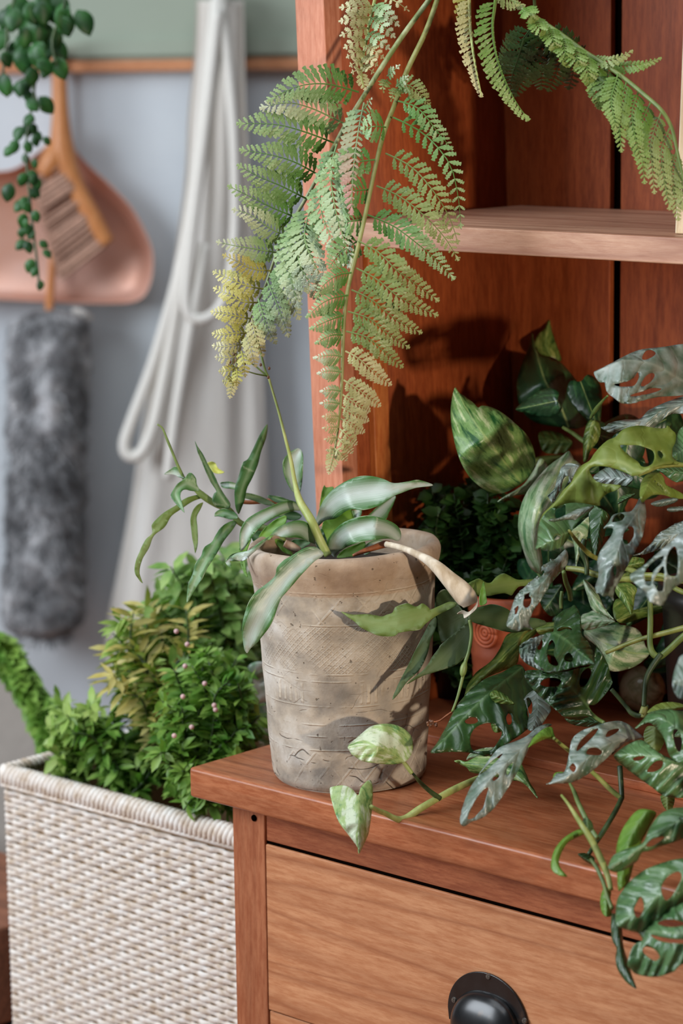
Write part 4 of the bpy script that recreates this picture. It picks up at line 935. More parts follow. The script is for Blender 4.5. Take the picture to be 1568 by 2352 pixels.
for i in range(46):                                # dark leaves added deep in the tangle, shade put into their colour
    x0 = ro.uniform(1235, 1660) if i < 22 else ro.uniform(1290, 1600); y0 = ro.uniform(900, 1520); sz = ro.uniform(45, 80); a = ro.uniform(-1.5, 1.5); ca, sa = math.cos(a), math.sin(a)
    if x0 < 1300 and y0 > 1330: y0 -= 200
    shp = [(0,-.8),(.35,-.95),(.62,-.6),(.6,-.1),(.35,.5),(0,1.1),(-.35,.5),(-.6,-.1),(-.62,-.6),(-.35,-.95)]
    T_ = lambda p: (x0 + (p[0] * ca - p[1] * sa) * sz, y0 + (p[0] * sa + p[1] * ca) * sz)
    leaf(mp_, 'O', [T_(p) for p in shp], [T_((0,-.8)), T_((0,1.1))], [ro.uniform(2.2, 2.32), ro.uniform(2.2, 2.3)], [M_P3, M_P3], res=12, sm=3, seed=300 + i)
tr_ = empty('terracotta_pot', on_z(1174, 1645, TOPZ + .0085), 0, 'orange terracotta pot with a raised flower relief half hidden by leaves', 'plant pot')
q = N('terracotta'); f_ = q.noise(q.coord(), 40, 4); q.base(q.ramp(f_, [(.3, lin((160,74,44))), (.7, lin((188,98,62)))])); q.set(Roughness=.55)
q.normal(q.bump(f_, .2, .002)); m_tc = q.m
tdp = (tr_.location - CAM).dot(FW); S2 = tdp / FPX; S2w = S2 * .84; tz = lambda y: max(0, (1645 - y) * S2 / math.cos(PITCH))
bm = bmesh.new(); pr2 = [(.0001, 0), (90*S2w, 0), (95*S2w, .004), (104*S2w, tz(1560)), (108*S2w, tz(1500)), (111*S2w, tz(1492)), (108*S2w, tz(1484)), (113*S2w, tz(1405)), (118*S2w, tz(1398)), (121*S2w, tz(1385)), (120*S2w, tz(1360)), (112*S2w, tz(1356)), (108*S2w, tz(1365)), (104*S2w, tz(1420)), (90*S2w, .01), (.0001, .009)]
lathe(bm, pr2, 64); bmesh.ops.recalc_face_normals(bm, faces=bm.faces[:]); obj('pot_body', bm, m_tc, tr_, world=False)
bm = bmesh.new()
pcx = at(1128, 1450, tdp - 88 * S2)
rv = (pcx - tr_.location); rv.z = 0; rv.normalize(); tv = Vector((-rv.y, rv.x, 0)); pc_ = tr_.location + rv * (110 * S2w); pc_.z = pcx.z
for k in range(4):
    ra = (.0125, .009, .0055, .002)[k]; n = 20
    tube(bm, [pc_ + tv * (ra * math.cos(2*PI*i/n)) + Vector((0, 0, ra * math.sin(2*PI*i/n))) for i in range(n + 1)], .0016, 8, 1)
obj('flower_relief', bm, m_tc, tr_)
bm = bmesh.new(); lathe(bm, [(.0001, tz(1400) - .003), (104*S2w, tz(1400) - .003), (104*S2w, tz(1400)), (.0001, tz(1400) + .002)], 32); obj('soil', bm, m_soil, tr_, world=False)

# ================================================================ swiss cheese vine
cv = empty('swiss_cheese_vine', on_z(1480, 1740, TOPZ + .0085), 0, 'glossy dark green vine with holes in its leaves spilling from the right', 'plant')
C, CS, CB, CY = [M_CH, M_CHU], [M_CHS, M_CHU], [M_CHB, M_CHU], [M_CHY, M_CHY]
leaf(cv, 'E', [(800,395),(830,375),(880,350),(960,310),(1050,262),(1150,215),(1250,190),(1400,175),(1568,150),(1720,160),(1820,260),(1800,400),(1820,520),(1750,580),(1568,592),(1400,602),(1250,628),(1150,656),(1050,662),(960,605),(915,560),(900,520),(892,482),(850,478),(820,440)],
     [(1810,560),(1700,510),(1568,470),(1450,400),(1320,330),(1180,296),(1050,292),(930,335),(805,397)], [2.06, 2.03, 2.0, 1.985, 1.99], CS,
     holes=[[(1215,278),(1240,215),(1290,198),(1332,222),(1318,252),(1255,284)], [(975,498),(1060,478),(1140,445),(1178,392),(1186,440),(1150,508),(1030,518)], [(1205,505),(1245,430),(1300,400),(1328,420),(1292,478),(1240,512)], [(1110,592),(1225,556),(1300,530),(1382,532),(1370,550),(1280,578),(1160,600)]],
     fold=(.022, -.004), rip=.004, nr=8, res=34, seed=40)
leaf(cv, 'E', [(860,870),(900,860),(940,828),(1080,800),(1200,790),(1260,730),(1330,690),(1450,640),(1568,600),(1720,560),(1720,720),(1568,750),(1450,760),(1340,850),(1280,900),(1180,900),(1100,895),(950,915)], [(1700,620),(1450,700),(1250,800),(1080,850),(880,870)], [2.12, 2.14], [M_CHS, M_CH], rip=.003, seed=41)
leaf(cv, 'R', [(240,1374),(262,1300),(320,1240),(400,1160),(450,1080),(530,1000),(560,930),(620,850),(700,800),(740,740),(800,670),(870,610),(940,580),(1000,520),(1080,485),(1180,474),(1280,492),(1360,500),(1410,495),(1420,475),(1440,482),(1460,510),(1500,550),(1500,620),(1470,690),(1470,760),(1500,800),(1568,820),(1700,830),(1700,870),(1568,840),(1400,845),(1300,865),(1220,900),(1170,930),(1100,940),(1080,930),(1000,895),(880,860),(800,850),(730,860),(700,890),(720,940),(760,990),(840,1015),(990,1030),(930,1080),(860,1110),(800,1170),(790,1220),(640,1195),(540,1190),(450,1210),(390,1240),(340,1290),(280,1374)],
     [(1690,850),(1400,830),(1180,900),(1000,820)  ,(800,800),(650,880),(520,1040),(400,1180),(245,1370)], [2.02, 1.98, 1.99, 2.01, 2.05], CY,
     holes=[[(985,655),(1060,655),(1150,655),(1230,680),(1290,710),(1305,770),(1280,830),(1225,858),(1180,850),(1150,810),(1080,760),(1020,710)], [(1330,715),(1355,708),(1385,745),(1370,780),(1340,750)]],
     fold=(.012, .014), rip=.003, nr=6, res=36, seed=42)
leaf(cv, 'R', [(735,960),(790,900),(880,862),(960,890),(1060,930),(1110,965),(1080,1010),(1040,1035),(900,1030),(800,1020)], [(1100,965),(950,960),(750,965)], [2.04, 2.06], CS, rip=.002, seed=43)
leaf(cv, 'G', [(298,422),(302,380),(312,330),(315,270),(325,215),(350,150),(400,90),(470,42),(560,12),(700,22),(800,42),(778,82),(742,122),(690,162),(640,215),(600,280),(575,330),(530,390),(450,432),(370,432),(330,410)],
     [(600,270),(520,300),(430,350),(302,418)], [2.01, 1.98, 2.0], CB, holes=[[(475,75),(520,55),(552,35),(556,80),(552,125),(515,155),(470,145)], [(452,332),(480,295),(522,298),(505,325),(475,338)]], fold=(.01, .014), rip=.003, seed=44, res=30)
leaf(cv, 'G', [(410,172),(440,150),(500,148),(600,100),(690,60),(790,50),(775,82),(720,110),(640,165),(610,165),(540,168),(470,182),(430,180)], [(785,55),(600,130),(412,172)], [1.985, 1.97], CS, rip=.002, seed=45)
leaf(cv, 'G', [(48,1072),(56,1030),(70,980),(98,900),(128,820),(188,760),(250,700),(320,645),(352,605),(348,572),(385,545),(420,522),(430,502),(460,505),(482,490),(520,450),(558,420),(580,470),(572,540),(530,600),(460,680),(400,760),(350,850),(290,930),(252,1010),(245,1060),(270,1112),(240,1098),(200,1092),(150,1122),(80,1102)],
     [(570,440),(480,560),(380,680),(270,800),(170,930),(55,1075)], [2.04, 1.985, 1.97, 1.98], CS, holes=[[(190,888),(205,820),(242,790),(245,815),(262,845),(250,905),(212,922)], [(118,970),(125,922),(148,902),(146,945),(130,978)], [(318,652),(350,612),(372,602),(370,630),(342,652)]],
     fold=(.016, .014), rip=.0042, nr=11, res=34, seed=46)
leaf(cv, 'G', [(1215,-40),(1240,20),(1252,120),(1240,220),(1210,330),(1150,450),(1090,560),(1030,680),(990,750),(968,820),(966,862),(930,820),(885,826),(850,800),(820,790),(812,740),(840,640),(830,520),(850,450),(890,382),(950,300),(966,242),(925,236),(885,240),(930,180),(968,122),(1060,98),(1120,90),(1160,40),(1190,-20)],
     [(1215,-35),(1180,90),(1110,190),(1040,330),(990,480),(930,640),(870,815)], [2.0, 1.95, 1.94, 1.96], CS, holes=[[(958,182),(985,132),(1040,108),(1066,132),(1042,168),(995,182)], [(1050,330),(1060,270),(1100,225),(1140,228),(1148,285),(1112,362),(1068,372)], [(968,605),(982,560),(998,590),(988,650)]],
     fold=(.014, .012), rip=.0026, nr=9, res=34, seed=47)
leaf(cv, 'G', [(1112,642),(1150,608),(1230,560),(1330,470),(1420,390),(1490,330),(1568,262),(1750,200),(1810,500),(1700,640),(1568,702),(1470,772),(1425,850),(1392,900),(1330,892),(1270,862),(1240,790),(1190,740),(1125,692)],
     [(1790,400),(1600,480),(1440,620),(1340,760),(1300,860)], [1.86, 1.86, 1.87], CS, holes=[[(1232,640),(1250,590),(1300,530),(1400,470),(1380,540),(1320,600),(1300,650),(1290,730),(1250,722)], [(1312,700),(1350,620),(1400,560),(1408,680),(1400,770),(1350,778),(1330,740)], [(1440,450),(1500,390),(1528,500),(1520,620),(1495,655),(1440,640),(1420,560)]],
     fold=(.012, .012), rip=.003, nr=7, res=34, seed=48)
leaf(cv, 'G', [(1130,472),(1200,450),(1290,372),(1350,292),(1430,242),(1520,192),(1700,150),(1700,320),(1568,340),(1450,400),(1330,432),(1230,462)], [(1700,230),(1400,330),(1135,470)], [1.98, 2.0], CS, rip=.0045, nr=9, res=40, seed=49)
leaf(cv, 'G', [(760,40),(850,60),(935,130),(905,240),(882,350),(832,480),(800,470),(780,380),(765,250)], [(880,70),(840,260),(815,470)], 2.08, C, seed=50)
leaf(cv, 'R', [(960,1205),(975,1150),(1040,1115),(1130,1105),(1100,1140),(1040,1170),(1000,1190)], [(1125,1108),(970,1195)], 2.04, CB, seed=51)
leaf(cv, 'R', [(1165,1130),(1170,1050),(1195,970),(1260,915),(1350,912),(1390,960),(1410,1020),(1480,1060),(1568,1110),(1600,1150),(1500,1150),(1400,1120),(1300,1120),(1240,1150),(1190,1190)], [(1330,915),(1250,1000),(1180,1150)], [2.0, 1.97], CY, fold=(.01, .012), seed=52)
leaf(cv, 'R', [(1480,780),(1470,700),(1500,600),(1520,540),(1568,480),(1700,440),(1700,860),(1568,830)], [(1690,640),(1490,740)], [2.0, 2.03], CB, seed=53)
leaf(cv, 'R', [(1320,880),(1420,850),(1568,860),(1700,880),(1700,960),(1568,990),(1500,1000),(1430,960),(1380,920)], [(1690,920),(1330,885)], 2.04, CB, seed=53)
leaf(cv, 'R', [(315,1130),(350,1090),(380,1040),(400,960),(420,920),(440,860),(500,825),(560,830),(605,845),(570,910),(540,985),(520,1010),(490,1000),(470,960),(450,1000),(440,1060),(400,1130),(365,1195),(340,1170)], [(590,848),(480,900),(420,1010),(350,1180)], [2.06, 2.04], CS, holes=[[(455,990),(475,950),(510,945),(505,990),(480,1015)]], rip=.003, seed=54)
leaf(cv, 'R', [(1270,1200),(1330,1170),(1420,1150),(1520,1150),(1510,1180),(1420,1215),(1330,1228)], [(1515,1158),(1275,1205)], 1.99, CS, seed=55)
leaf(cv, 'R', [(1420,1255),(1450,1230),(1568,1225),(1640,1240),(1640,1280),(1568,1265),(1460,1278)], [(1630,1255),(1425,1258)], 1.99, CS, seed=56)
leaf(cv, 'B', [(815,470),(820,440),(832,418),(870,385),(912,368),(936,354),(965,398),(976,470),(980,530),(1010,560),(1045,630),(1052,695),(1030,702),(960,712),(870,736),(780,746),(700,720),(640,682),(614,632),(620,590),(660,562),(720,542),(780,512),(812,508)],
     [(812,512),(890,560),(970,630),(1050,694)], [2.05, 1.99, 1.97], C, holes=[[(778,620),(790,570),(808,560),(822,590),(815,640),(842,700),(812,706),(782,680)], [(875,652),(900,630),(925,652),(922,682),(885,680)], [(722,578),(745,558),(750,580),(740,612),(722,612)], [(835,500),(858,482),(905,482),(922,500),(890,492),(850,506)]],
     fold=(.01, .024), rip=.0035, nr=9, res=36, seed=57)
leaf(cv, 'B', [(618,600),(640,570),(700,545),(760,528),(720,600),(700,680),(760,735),(700,718),(642,682),(616,635)], [(740,535),(660,620),(740,730)], [1.985, 1.975], CS, fold=(.004, .004), rip=.004, nr=8, seed=77)
leaf(cv, 'B', [(650,742),(700,732),(800,742),(880,742),(960,722),(1040,700),(1062,600),(1095,640),(1130,700),(1150,780),(1155,810),(1130,852),(1062,932),(1020,940),(1042,990),(1000,1012),(950,1022),(890,1016),(820,960),(740,892),(690,842),(652,790)],
     [(1040,980),(960,880),(860,790),(760,770),(655,770)], [2.03, 2.0, 2.01], C, holes=[[(735,816),(760,786),(820,777),(858,796),(838,826),(780,832)], [(965,802),(980,745),(1020,720),(1035,750),(1005,815),(975,832)]], fold=(.008, .014), rip=.004, nr=8, res=36, seed=58)
leaf(cv, 'B', [(880,1012),(960,1025),(1040,1000),(1110,1030),(1120,1050),(1050,1065),(960,1060),(905,1042)], [(1115,1040),(890,1020)], 2.05, [M_CH, M_CH], seed=59)
leaf(cv, 'B', [(100,1216),(130,1165),(152,1128),(200,1040),(250,940),(330,850),(420,782),(520,742),(612,700),(662,760),(702,850),(682,930),(662,965),(672,1050),(655,1085),(560,1152),(440,1232),(380,1226),(300,1212),(220,1210)],
     [(630,715),(520,800),(400,900),(290,1010),(190,1120),(104,1213)], [2.10, 2.05, 2.04, 2.03], C, holes=[[(298,1030),(330,1008),(365,1012),(374,1032),(350,1046),(312,1046)], [(330,1118),(368,1062),(450,1040),(505,1082),(508,1120),(460,1190),(400,1205),(340,1195)], [(538,1012),(552,985),(568,1000),(570,1040),(550,1052)]],
     fold=(.014, .01), rip=.0028, nr=7, res=36, seed=60)
leaf(cv, 'B', [(640,900),(700,850),(760,880),(800,960),(780,1000),(740,1060),(690,1090),(660,1070),(668,1000),(655,940)], [(720,870),(720,970),(690,1080)], [2.08, 2.06], CS, holes=[[(658,905),(672,895),(690,930),(685,985),(668,975)]], seed=61)
leaf(cv, 'D', [(268,600),(272,565),(282,520),(320,420),(370,340),(430,250),(500,170),(600,130),(660,100),(720,50),(780,30),(800,42),(740,75),(695,112),(672,165),(650,220),(600,320),(540,420),(470,520),(400,580),(340,602),(290,630)],
     [(780,40),(650,160),(540,260),(440,360),(360,470),(275,612)], [2.0, 1.97, 1.96, 1.96], CS, holes=[[(314,580),(345,500),(385,440),(432,402),(425,450),(402,520),(360,570),(330,588)], [(458,352),(488,322),(496,342),(470,364)], [(385,322),(430,270),(500,212),(515,212),(450,280),(410,312)], [(540,300),(560,270),(580,262),(565,300),(545,330)]],
     fold=(.012, .01), rip=.0024, nr=9, res=36, seed=62)
leaf(cv, 'D', [(665,172),(680,140),(700,108),(755,62),(802,50),(815,85),(822,122),(765,122),(700,152)], [(818,112),(740,110),(668,168)], [1.99, 1.965], [M_LIME, M_LIME], fold=(.006, .01), seed=63)
leaf(cv, 'K', [(705,670),(730,648),(750,620),(770,596),(812,590),(832,540),(850,450),(866,380),(920,330),(1000,300),(1080,275),(1160,264),(1220,285),(1262,320),(1322,376),(1262,392),(1180,440),(1100,490),(1020,560),(940,620),(860,656),(780,662)],
     [(1318,372),(1200,380),(1080,420),(980,490),(900,560),(820,630),(710,668)], [1.99, 1.95, 1.94, 1.95], CS, holes=[[(895,456),(910,402),(970,342),(1030,310),(1010,350),(950,412)], [(955,470),(970,440),(1020,432),(1056,460),(1040,482),(980,480)], [(1078,362),(1100,325),(1162,312),(1150,336),(1100,364)], [(848,562),(870,530),(890,560),(875,590)]],
     fold=(.01, .014), rip=.0026, nr=9, res=36, seed=64)
leaf(cv, 'K', [(750,640),(745,618),(760,592),(812,588),(800,610),(775,625)], [(752,635),(808,592)], 1.945, [M_LIME, M_LIME], seed=65)
leaf(cv, 'K', [(1132,480),(1200,425),(1300,385),(1380,440),(1460,490),(1568,520),(1720,560),(1720,745),(1568,754),(1450,742),(1380,692),(1280,620),(1200,560),(1150,520)],
     [(1710,560),(1560,530),(1400,490),(1250,480),(1135,480)], [1.94, 1.93, 1.95], CB, holes=[[(1250,502),(1290,488),(1328,490),(1300,512),(1262,518)], [(1338,582),(1390,522),(1440,520),(1430,562),(1380,588)]], fold=(.012, .016), rip=.003, nr=8, res=32, seed=66)
leaf(cv, 'K', [(1262,312),(1300,272),(1350,215),(1400,198),(1450,190),(1540,200),(1720,250),(1720,560),(1600,540),(1530,522),(1480,480),(1450,380),(1400,312),(1350,275),(1300,300)],
     [(1720,420),(1560,330),(1420,250),(1270,308)], [1.92, 1.92, 1.95], CB, holes=[[(1505,330),(1540,325),(1562,400),(1548,460),(1520,430)]], fold=(.014, .012), rip=.003, seed=67)
leaf(cv, 'K', [(1340,215),(1390,165),(1460,145),(1540,150),(1600,180),(1520,195),(1440,190)], [(1590,175),(1350,212)], 1.98, CY, seed=67)
leaf(cv, 'D', [(1132,872),(1140,840),(1162,800),(1230,762),(1330,728),(1372,640),(1430,562),(1500,526),(1568,518),(1720,520),(1720,620),(1568,702),(1450,742),(1380,772),(1330,782),(1300,832),(1230,882),(1170,896)],
     [(1710,560),(1540,600),(1400,700),(1250,800),(1140,875)], [1.85, 1.84, 1.85], CB, holes=[[(1352,738),(1390,700),(1460,690),(1440,716),(1385,750)]], fold=(.01, .012), rip=.003, seed=68, res=32)
leaf(cv, 'D', [(1190,1000),(1182,850),(1180,750),(1208,660),(1250,590),(1300,537),(1350,528),(1412,550),(1382,620),(1332,710),(1290,820),(1252,960),(1215,990)], [(1360,540),(1270,680),(1225,850),(1205,990)], [1.87, 1.86], [M_LIME, M_LIME], fold=(.01, .01), seed=69)
leaf(cv, 'D', [(1180,1200),(1178,1100),(1192,1040),(1250,960),(1330,892),(1450,840),(1568,815),(1750,800),(1750,1010),(1568,1082),(1420,1172),(1330,1245),(1250,1235)],
     [(1740,850),(1520,960),(1360,1090),(1200,1200)], [1.82, 1.82, 1.84], CB, holes=[[(1282,1112),(1302,1065),(1325,1042),(1340,1100),(1318,1158),(1292,1155)], [(1440,990),(1470,930),(1540,890),(1560,930),(1520,1010),(1480,1060),(1455,1045)]], fold=(.012, .012), rip=.003, nr=6, res=34, seed=70)
leaf(cv, 'D', [(1305,1232),(1400,1162),(1568,1072),(1750,1020),(1750,1400),(1568,1432),(1500,1482),(1400,1507),(1300,1492),(1262,1460),(1244,1430),(1262,1360),(1285,1318),(1330,1292),(1318,1262)],
     [(1740,1240),(1560,1250),(1400,1240),(1310,1235)], [1.80, 1.80, 1.83], CB, holes=[[(1418,1196),(1470,1170),(1540,1178),(1590,1200),(1500,1216)], [(1330,1345),(1365,1325),(1410,1355),(1432,1392),(1400,1412),(1350,1380)], [(1378,1262),(1480,1282),(1600,1292),(1600,1312),(1450,1302)]],
     fold=(.01, .016), rip=.003, nr=7, res=36, seed=71)
leaf(cv, 'D', [(1150,1150),(1175,1140),(1202,1168),(1216,1250),(1222,1330),(1250,1420),(1272,1500),(1296,1572),(1240,1540),(1190,1470),(1174,1400),(1180,1340),(1152,1280)], [(1175,1150),(1195,1300),(1220,1440),(1294,1568)], [1.86, 1.85], [M_CH, M_LIME], fold=(.006, .008), seed=72)
leaf(cv, 'D', [(992,672),(960,690),(900,722),(862,780),(845,840),(860,880),(895,922),(840,912),(802,880),(800,830),(822,760),(870,700),(930,660),(975,645)], [(985,660),(880,712),(825,820),(870,915)], [1.90, 1.88], [M_LIME, M_CHB], fold=(.004, .006), seed=73)
leaf(cv, 'D', [(1095,1130),(1085,1060),(1100,1000),(1125,985),(1150,1010),(1140,1080),(1155,1110),(1150,1150),(1120,1155)], [(1125,990),(1120,1150)], 1.875, [M_LIME, M_LIME], seed=74)
leaf(cv, 'D', [(955,790),(1000,785),(1050,810),(1045,850),(1010,840),(975,815)], [(960,792),(1045,845)], 1.93, C, seed=75)
leaf(cv, 'D', [(985,590),(1005,580),(1035,600),(1045,640),(1020,665),(990,650)], [(1010,585),(1010,660)], 1.895, CB, seed=76)
leaf(cv, 'B', [(1508,832),(1512,760),(1535,690),(1568,642),(1720,600),(1720,920),(1568,905),(1530,882)], [(1710,760),(1515,800)], 1.84, CS, seed=78)
# stems
stem(cv, 'G', [(585,258),(640,330),(700,400),(760,460),(830,500)], [2.0, 2.05], [3.5,4.5,5,5.5,5.5], M_S1, name='leaf_stalk')
stem(cv, 'R', [(1700,850),(1500,840),(1330,860),(1240,900),(1160,935)], [2.02, 1.985], [6,5.5,5,4.5,3], M_S1, name='leaf_stalk')
stem(cv, 'D', [(815,115),(850,145),(905,190),(960,235),(1040,310)], [1.985, 2.0], [4,4.5,5,5.5,5.5], M_S1, name='leaf_stalk')
stem(cv, 'D', [(1030,305),(1080,350),(1130,400),(1175,440),(1212,465)], [1.985, 1.98], [5,5.5,6,6,6.5], M_S1)
stem(cv, 'D', [(1212,462),(1180,530),(1140,600),(1090,680),(1050,740),(1020,790)], [1.98, 1.93], [6,6,6,6,5,5], M_S2)
stem(cv, 'D', [(1200,280),(1205,350),(1212,460)], [1.99, 1.98], [6.5,6.5,6], M_S2)
stem(cv, 'D', [(908,378),(935,430),(955,485),(985,550),(1030,640),(1070,700)], [1.96, 1.92], [3,5,5.5,6,6,5], M_S5)
stem(cv, 'D', [(860,448),(900,500),(945,570),(990,640),(1040,720),(1090,820),(1130,920),(1148,1000)], [1.92,1.91,1.90,1.89,1.885,1.88,1.875,1.87], [3,4,5.5,7,8,8,7,6], M_S1, label='pale forked trailing stem')
stem(cv, 'D', [(1030,820),(1070,880),(1105,960),(1125,1030),(1155,1110)], [1.90, 1.87], [4,5,5,5,5], M_S5)
stem(cv, 'B', [(1440,640),(1390,710),(1355,780),(1345,860),(1340,950)], [2.06, 2.05], [7,7,6.5,6,6], M_S2)
stem(cv, 'B', [(1150,845),(1190,890),(1240,950),(1270,985),(1320,1000),(1345,960),(1368,945)], [2.06, 2.05], [5,5,5,6,6.5,6,5], M_S2)
stem(cv, 'B', [(1330,990),(1345,950),(1340,1010)], 2.05, [8,8,7], M_S1)
stem(cv, 'B', [(1010,960),(1060,1010),(1110,1040)], [2.03, 2.0], [4,4.5,4], M_S5, name='leaf_stalk')
stem(cv, 'G', [(540,610),(560,700),(590,780),(600,850)], [2.1, 2.14], [5,6,6,6], M_S5)
stem(cv, 'G', [(525,780),(515,860),(518,930)], 2.12, [4,4,4], M_S5)
stem(cv, 'G', [(720,330),(700,420),(735,540),(740,640)], 2.12, [6,9,6,6], M_S2)

# vine carried on outside the picture, unseen leaves added to cast shade
ro = random.Random(21)
for i in range(50):
    x0 = ro.uniform(1650, 2200); y0 = ro.uniform(1280, 2250); sz = ro.uniform(70, 130); a = ro.uniform(1.0, 2.6); ca, sa = math.cos(a), math.sin(a)
    shp = [(0,-1),(.3,-.82),(.5,-.4),(.52,0),(.4,.5),(.15,.85),(0,1.1),(-.15,.85),(-.4,.5),(-.52,0),(-.5,-.4),(-.3,-.82)]
    T_ = lambda p: (x0 + (p[0] * ca - p[1] * sa) * sz, y0 + (p[0] * sa + p[1] * ca) * sz)
    hs = [[(.12,-.4),(.36,-.3),(.34,-.15),(.12,-.2)], [(-.12,-.1),(-.36,0),(-.34,.15),(-.12,.1)], [(.1,.1),(.3,.2),(.26,.34),(.1,.3)]]
    leaf(cv, 'O', [T_(p) for p in shp], [T_((0,-1)), T_((0,1.1))], ro.uniform(1.6, 2.2), C if i % 2 else CB, holes=[[T_(p) for p in h] for h in hs], res=12, sm=3, seed=200 + i)

def pebble(x, y, r, d, name, label, mat, sx=1.0):
    e = empty(name, at(x, y, d) - Vector((0, 0, px(r, d))), 0, label, 'ornament')
    bm = bmesh.new(); sphere(bm, at(x, y, d), px(r, d), sx, 1, 1, 32, 20); obj('ball', bm, mat, e)
q = N('veined_marble'); f_ = q.noise(q.coord(), 55, 5, .6, 1.2); q.base(q.ramp(f_, [(.36, lin((110,110,86))), (.5, lin((168,166,130))), (.62, lin((196,192,160))), (.72, lin((120,84,58)))])); q.set(Roughness=.12); mb1 = q.m
q = N('blue_grey_glass_ball'); f_ = q.noise(q.coord(), 70, 4); q.base(q.ramp(f_, [(.35, lin((60,80,92))), (.65, lin((110,130,140)))])); q.set(Roughness=.06); mb2 = q.m
bz = TOPZ + .0085
def floorball(x, y, r, *a, **k):
    d = 2.3
    for _ in range(20):
        z = at(x, y, d).z - px(r, d); d += (z - bz) * 3
    pebble(x, y, r, d, *a, **k)
floorball(1474, 1582, 53, 'marble_ball', 'polished cream and brown stone ball on the hutch base behind the vines', mb1)
floorball(1572, 1545, 60, 'glass_ball', 'shiny blue grey ball at the right edge beside the cream stone ball', mb2)
# planter the vine grows from, behind the leaves
bp = empty('dark_planter', on_z(1560, 1760, TOPZ + .0085), 0, 'dark glazed planter almost hidden behind the vine leaves at the right', 'plant pot')
m_dk = plain('dark_glaze', (34, 32, 30), .35)
bm = bmesh.new(); lathe(bm, [(.0001, 0), (.045, 0), (.05, .01), (.058, .13), (.062, .135), (.062, .15), (.055, .15), (.05, .14), (.045, .03), (.0001, .03)], 40); bmesh.ops.recalc_face_normals(bm, faces=bm.faces[:])
bp.location = wld(0, 0, 0); lo = on_front(1560, 1500, HY + .14); bp.location = wld(lo.x + .06, HY + .13, TOPZ + .0085)
obj('pot_body', bm, m_dk, bp, world=False)
bm = bmesh.new(); lathe(bm, [(.0001, .13), (.052, .13), (.052, .134), (.0001, .136)], 30); obj('soil', bm, m_soil, bp, world=False)
# ================================================================ ferns hanging from the top of the hutch
def mat_fern(name, base, tip, under, tr=.25, rough=.42):
    q = N(name); uv = q.n('UVMap'); uv.uv_map = 'leaf'; s = q.n('SeparateXYZ'); q.link(uv.outputs[0], s.inputs[0])
    nz = q.noise(q.coord('Object'), 60, 3); f = q.math('ADD', s.outputs[0], q.math('MULTIPLY', q.math('SUBTRACT', nz, .5), .6))
    c = q.ramp(f, [(.15, lin(base)), (.85, lin(tip))]); q.base(c); q.set(Roughness=rough)
    q.p.inputs['Coat Weight'].default_value = .25; q.p.inputs['Coat Roughness'].default_value = .4
    q.translucent(lin(under), tr); return q.m
F_G = mat_fern('fern_green', (92,142,66), (160,188,132), (140,180,60))
F_GP = mat_fern('fern_pale', (140,176,112), (208,218,188), (160,190,90))
F_Y = mat_fern('fern_yellow', (178,178,88), (206,200,128), (190,180,80))
F_O = mat_fern('fern_olive', (120,144,76), (162,172,108), (140,150,60))
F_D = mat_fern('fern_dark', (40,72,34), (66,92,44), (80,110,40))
F_C = mat_fern('fern_cream', (182,182,124), (212,208,162), (190,180,100))
F_R = mat_fern('fern_blush', (140,168,120), (196,150,140), (170,170,110))
F_F = mat_fern('fern_mid', (98,138,54), (142,166,90), (130,170,50))

def leaflet(bm, uvl, b, t, nrm, w, teeth, u, rnd, droop=0):
    """a toothed leaflet from b to t, half width w, lying in the plane square to nrm"""
    ax = t - b; L = ax.length
    if L < 1e-5: return
    ax = ax / L; sd = nrm.cross(ax)
    if sd.length < 1e-5: return
    sd.normalize(); n2 = ax.cross(sd); n = teeth
    mids = []; Ls = []; Rs = []
    for i in range(n + 1):
        s = i / n; prof = (math.sin(PI * min(1, s * .86 + .12)) ** .75) if s < 1 else 0
        c = b + ax * (L * s) + n2 * (-droop * L * s * s)
        mids.append(bm.verts.new(c - n2 * w * .0))
        ww = w * prof
        Ls.append((c + sd * ww - n2 * ww * .25, c + sd * ww * .62 + ax * (L / n * .25))); Rs.append((c - sd * ww - n2 * ww * .25, c - sd * ww * .62 + ax * (L / n * .25)))
    def face(vs):
        try: f = bm.faces.new(vs)
        except ValueError: return
        for lp in f.loops: lp[uvl].uv = (u, .5)
    for i in range(n):
        for S, flip in ((Ls, False), (Rs, True)):
            a = bm.verts.new(S[i][1] if i else mids[0].co.copy()); p = bm.verts.new(S[i][0] + ax * (L / n * .9)); c = bm.verts.new(S[i+1][1]) if i < n - 1 else mids[n]
            if i == 0:
                vs = [mids[0], p, mids[1]] if n == 1 else [mids[0], p, c, mids[1]]
            elif i == n - 1: vs = [mids[i], a, p, mids[n]]
            else: vs = [mids[i], a, p, c, mids[i+1]]
            if len(set(vs)) == len(vs) and len(vs) > 2: face(vs[::-1] if flip else vs)
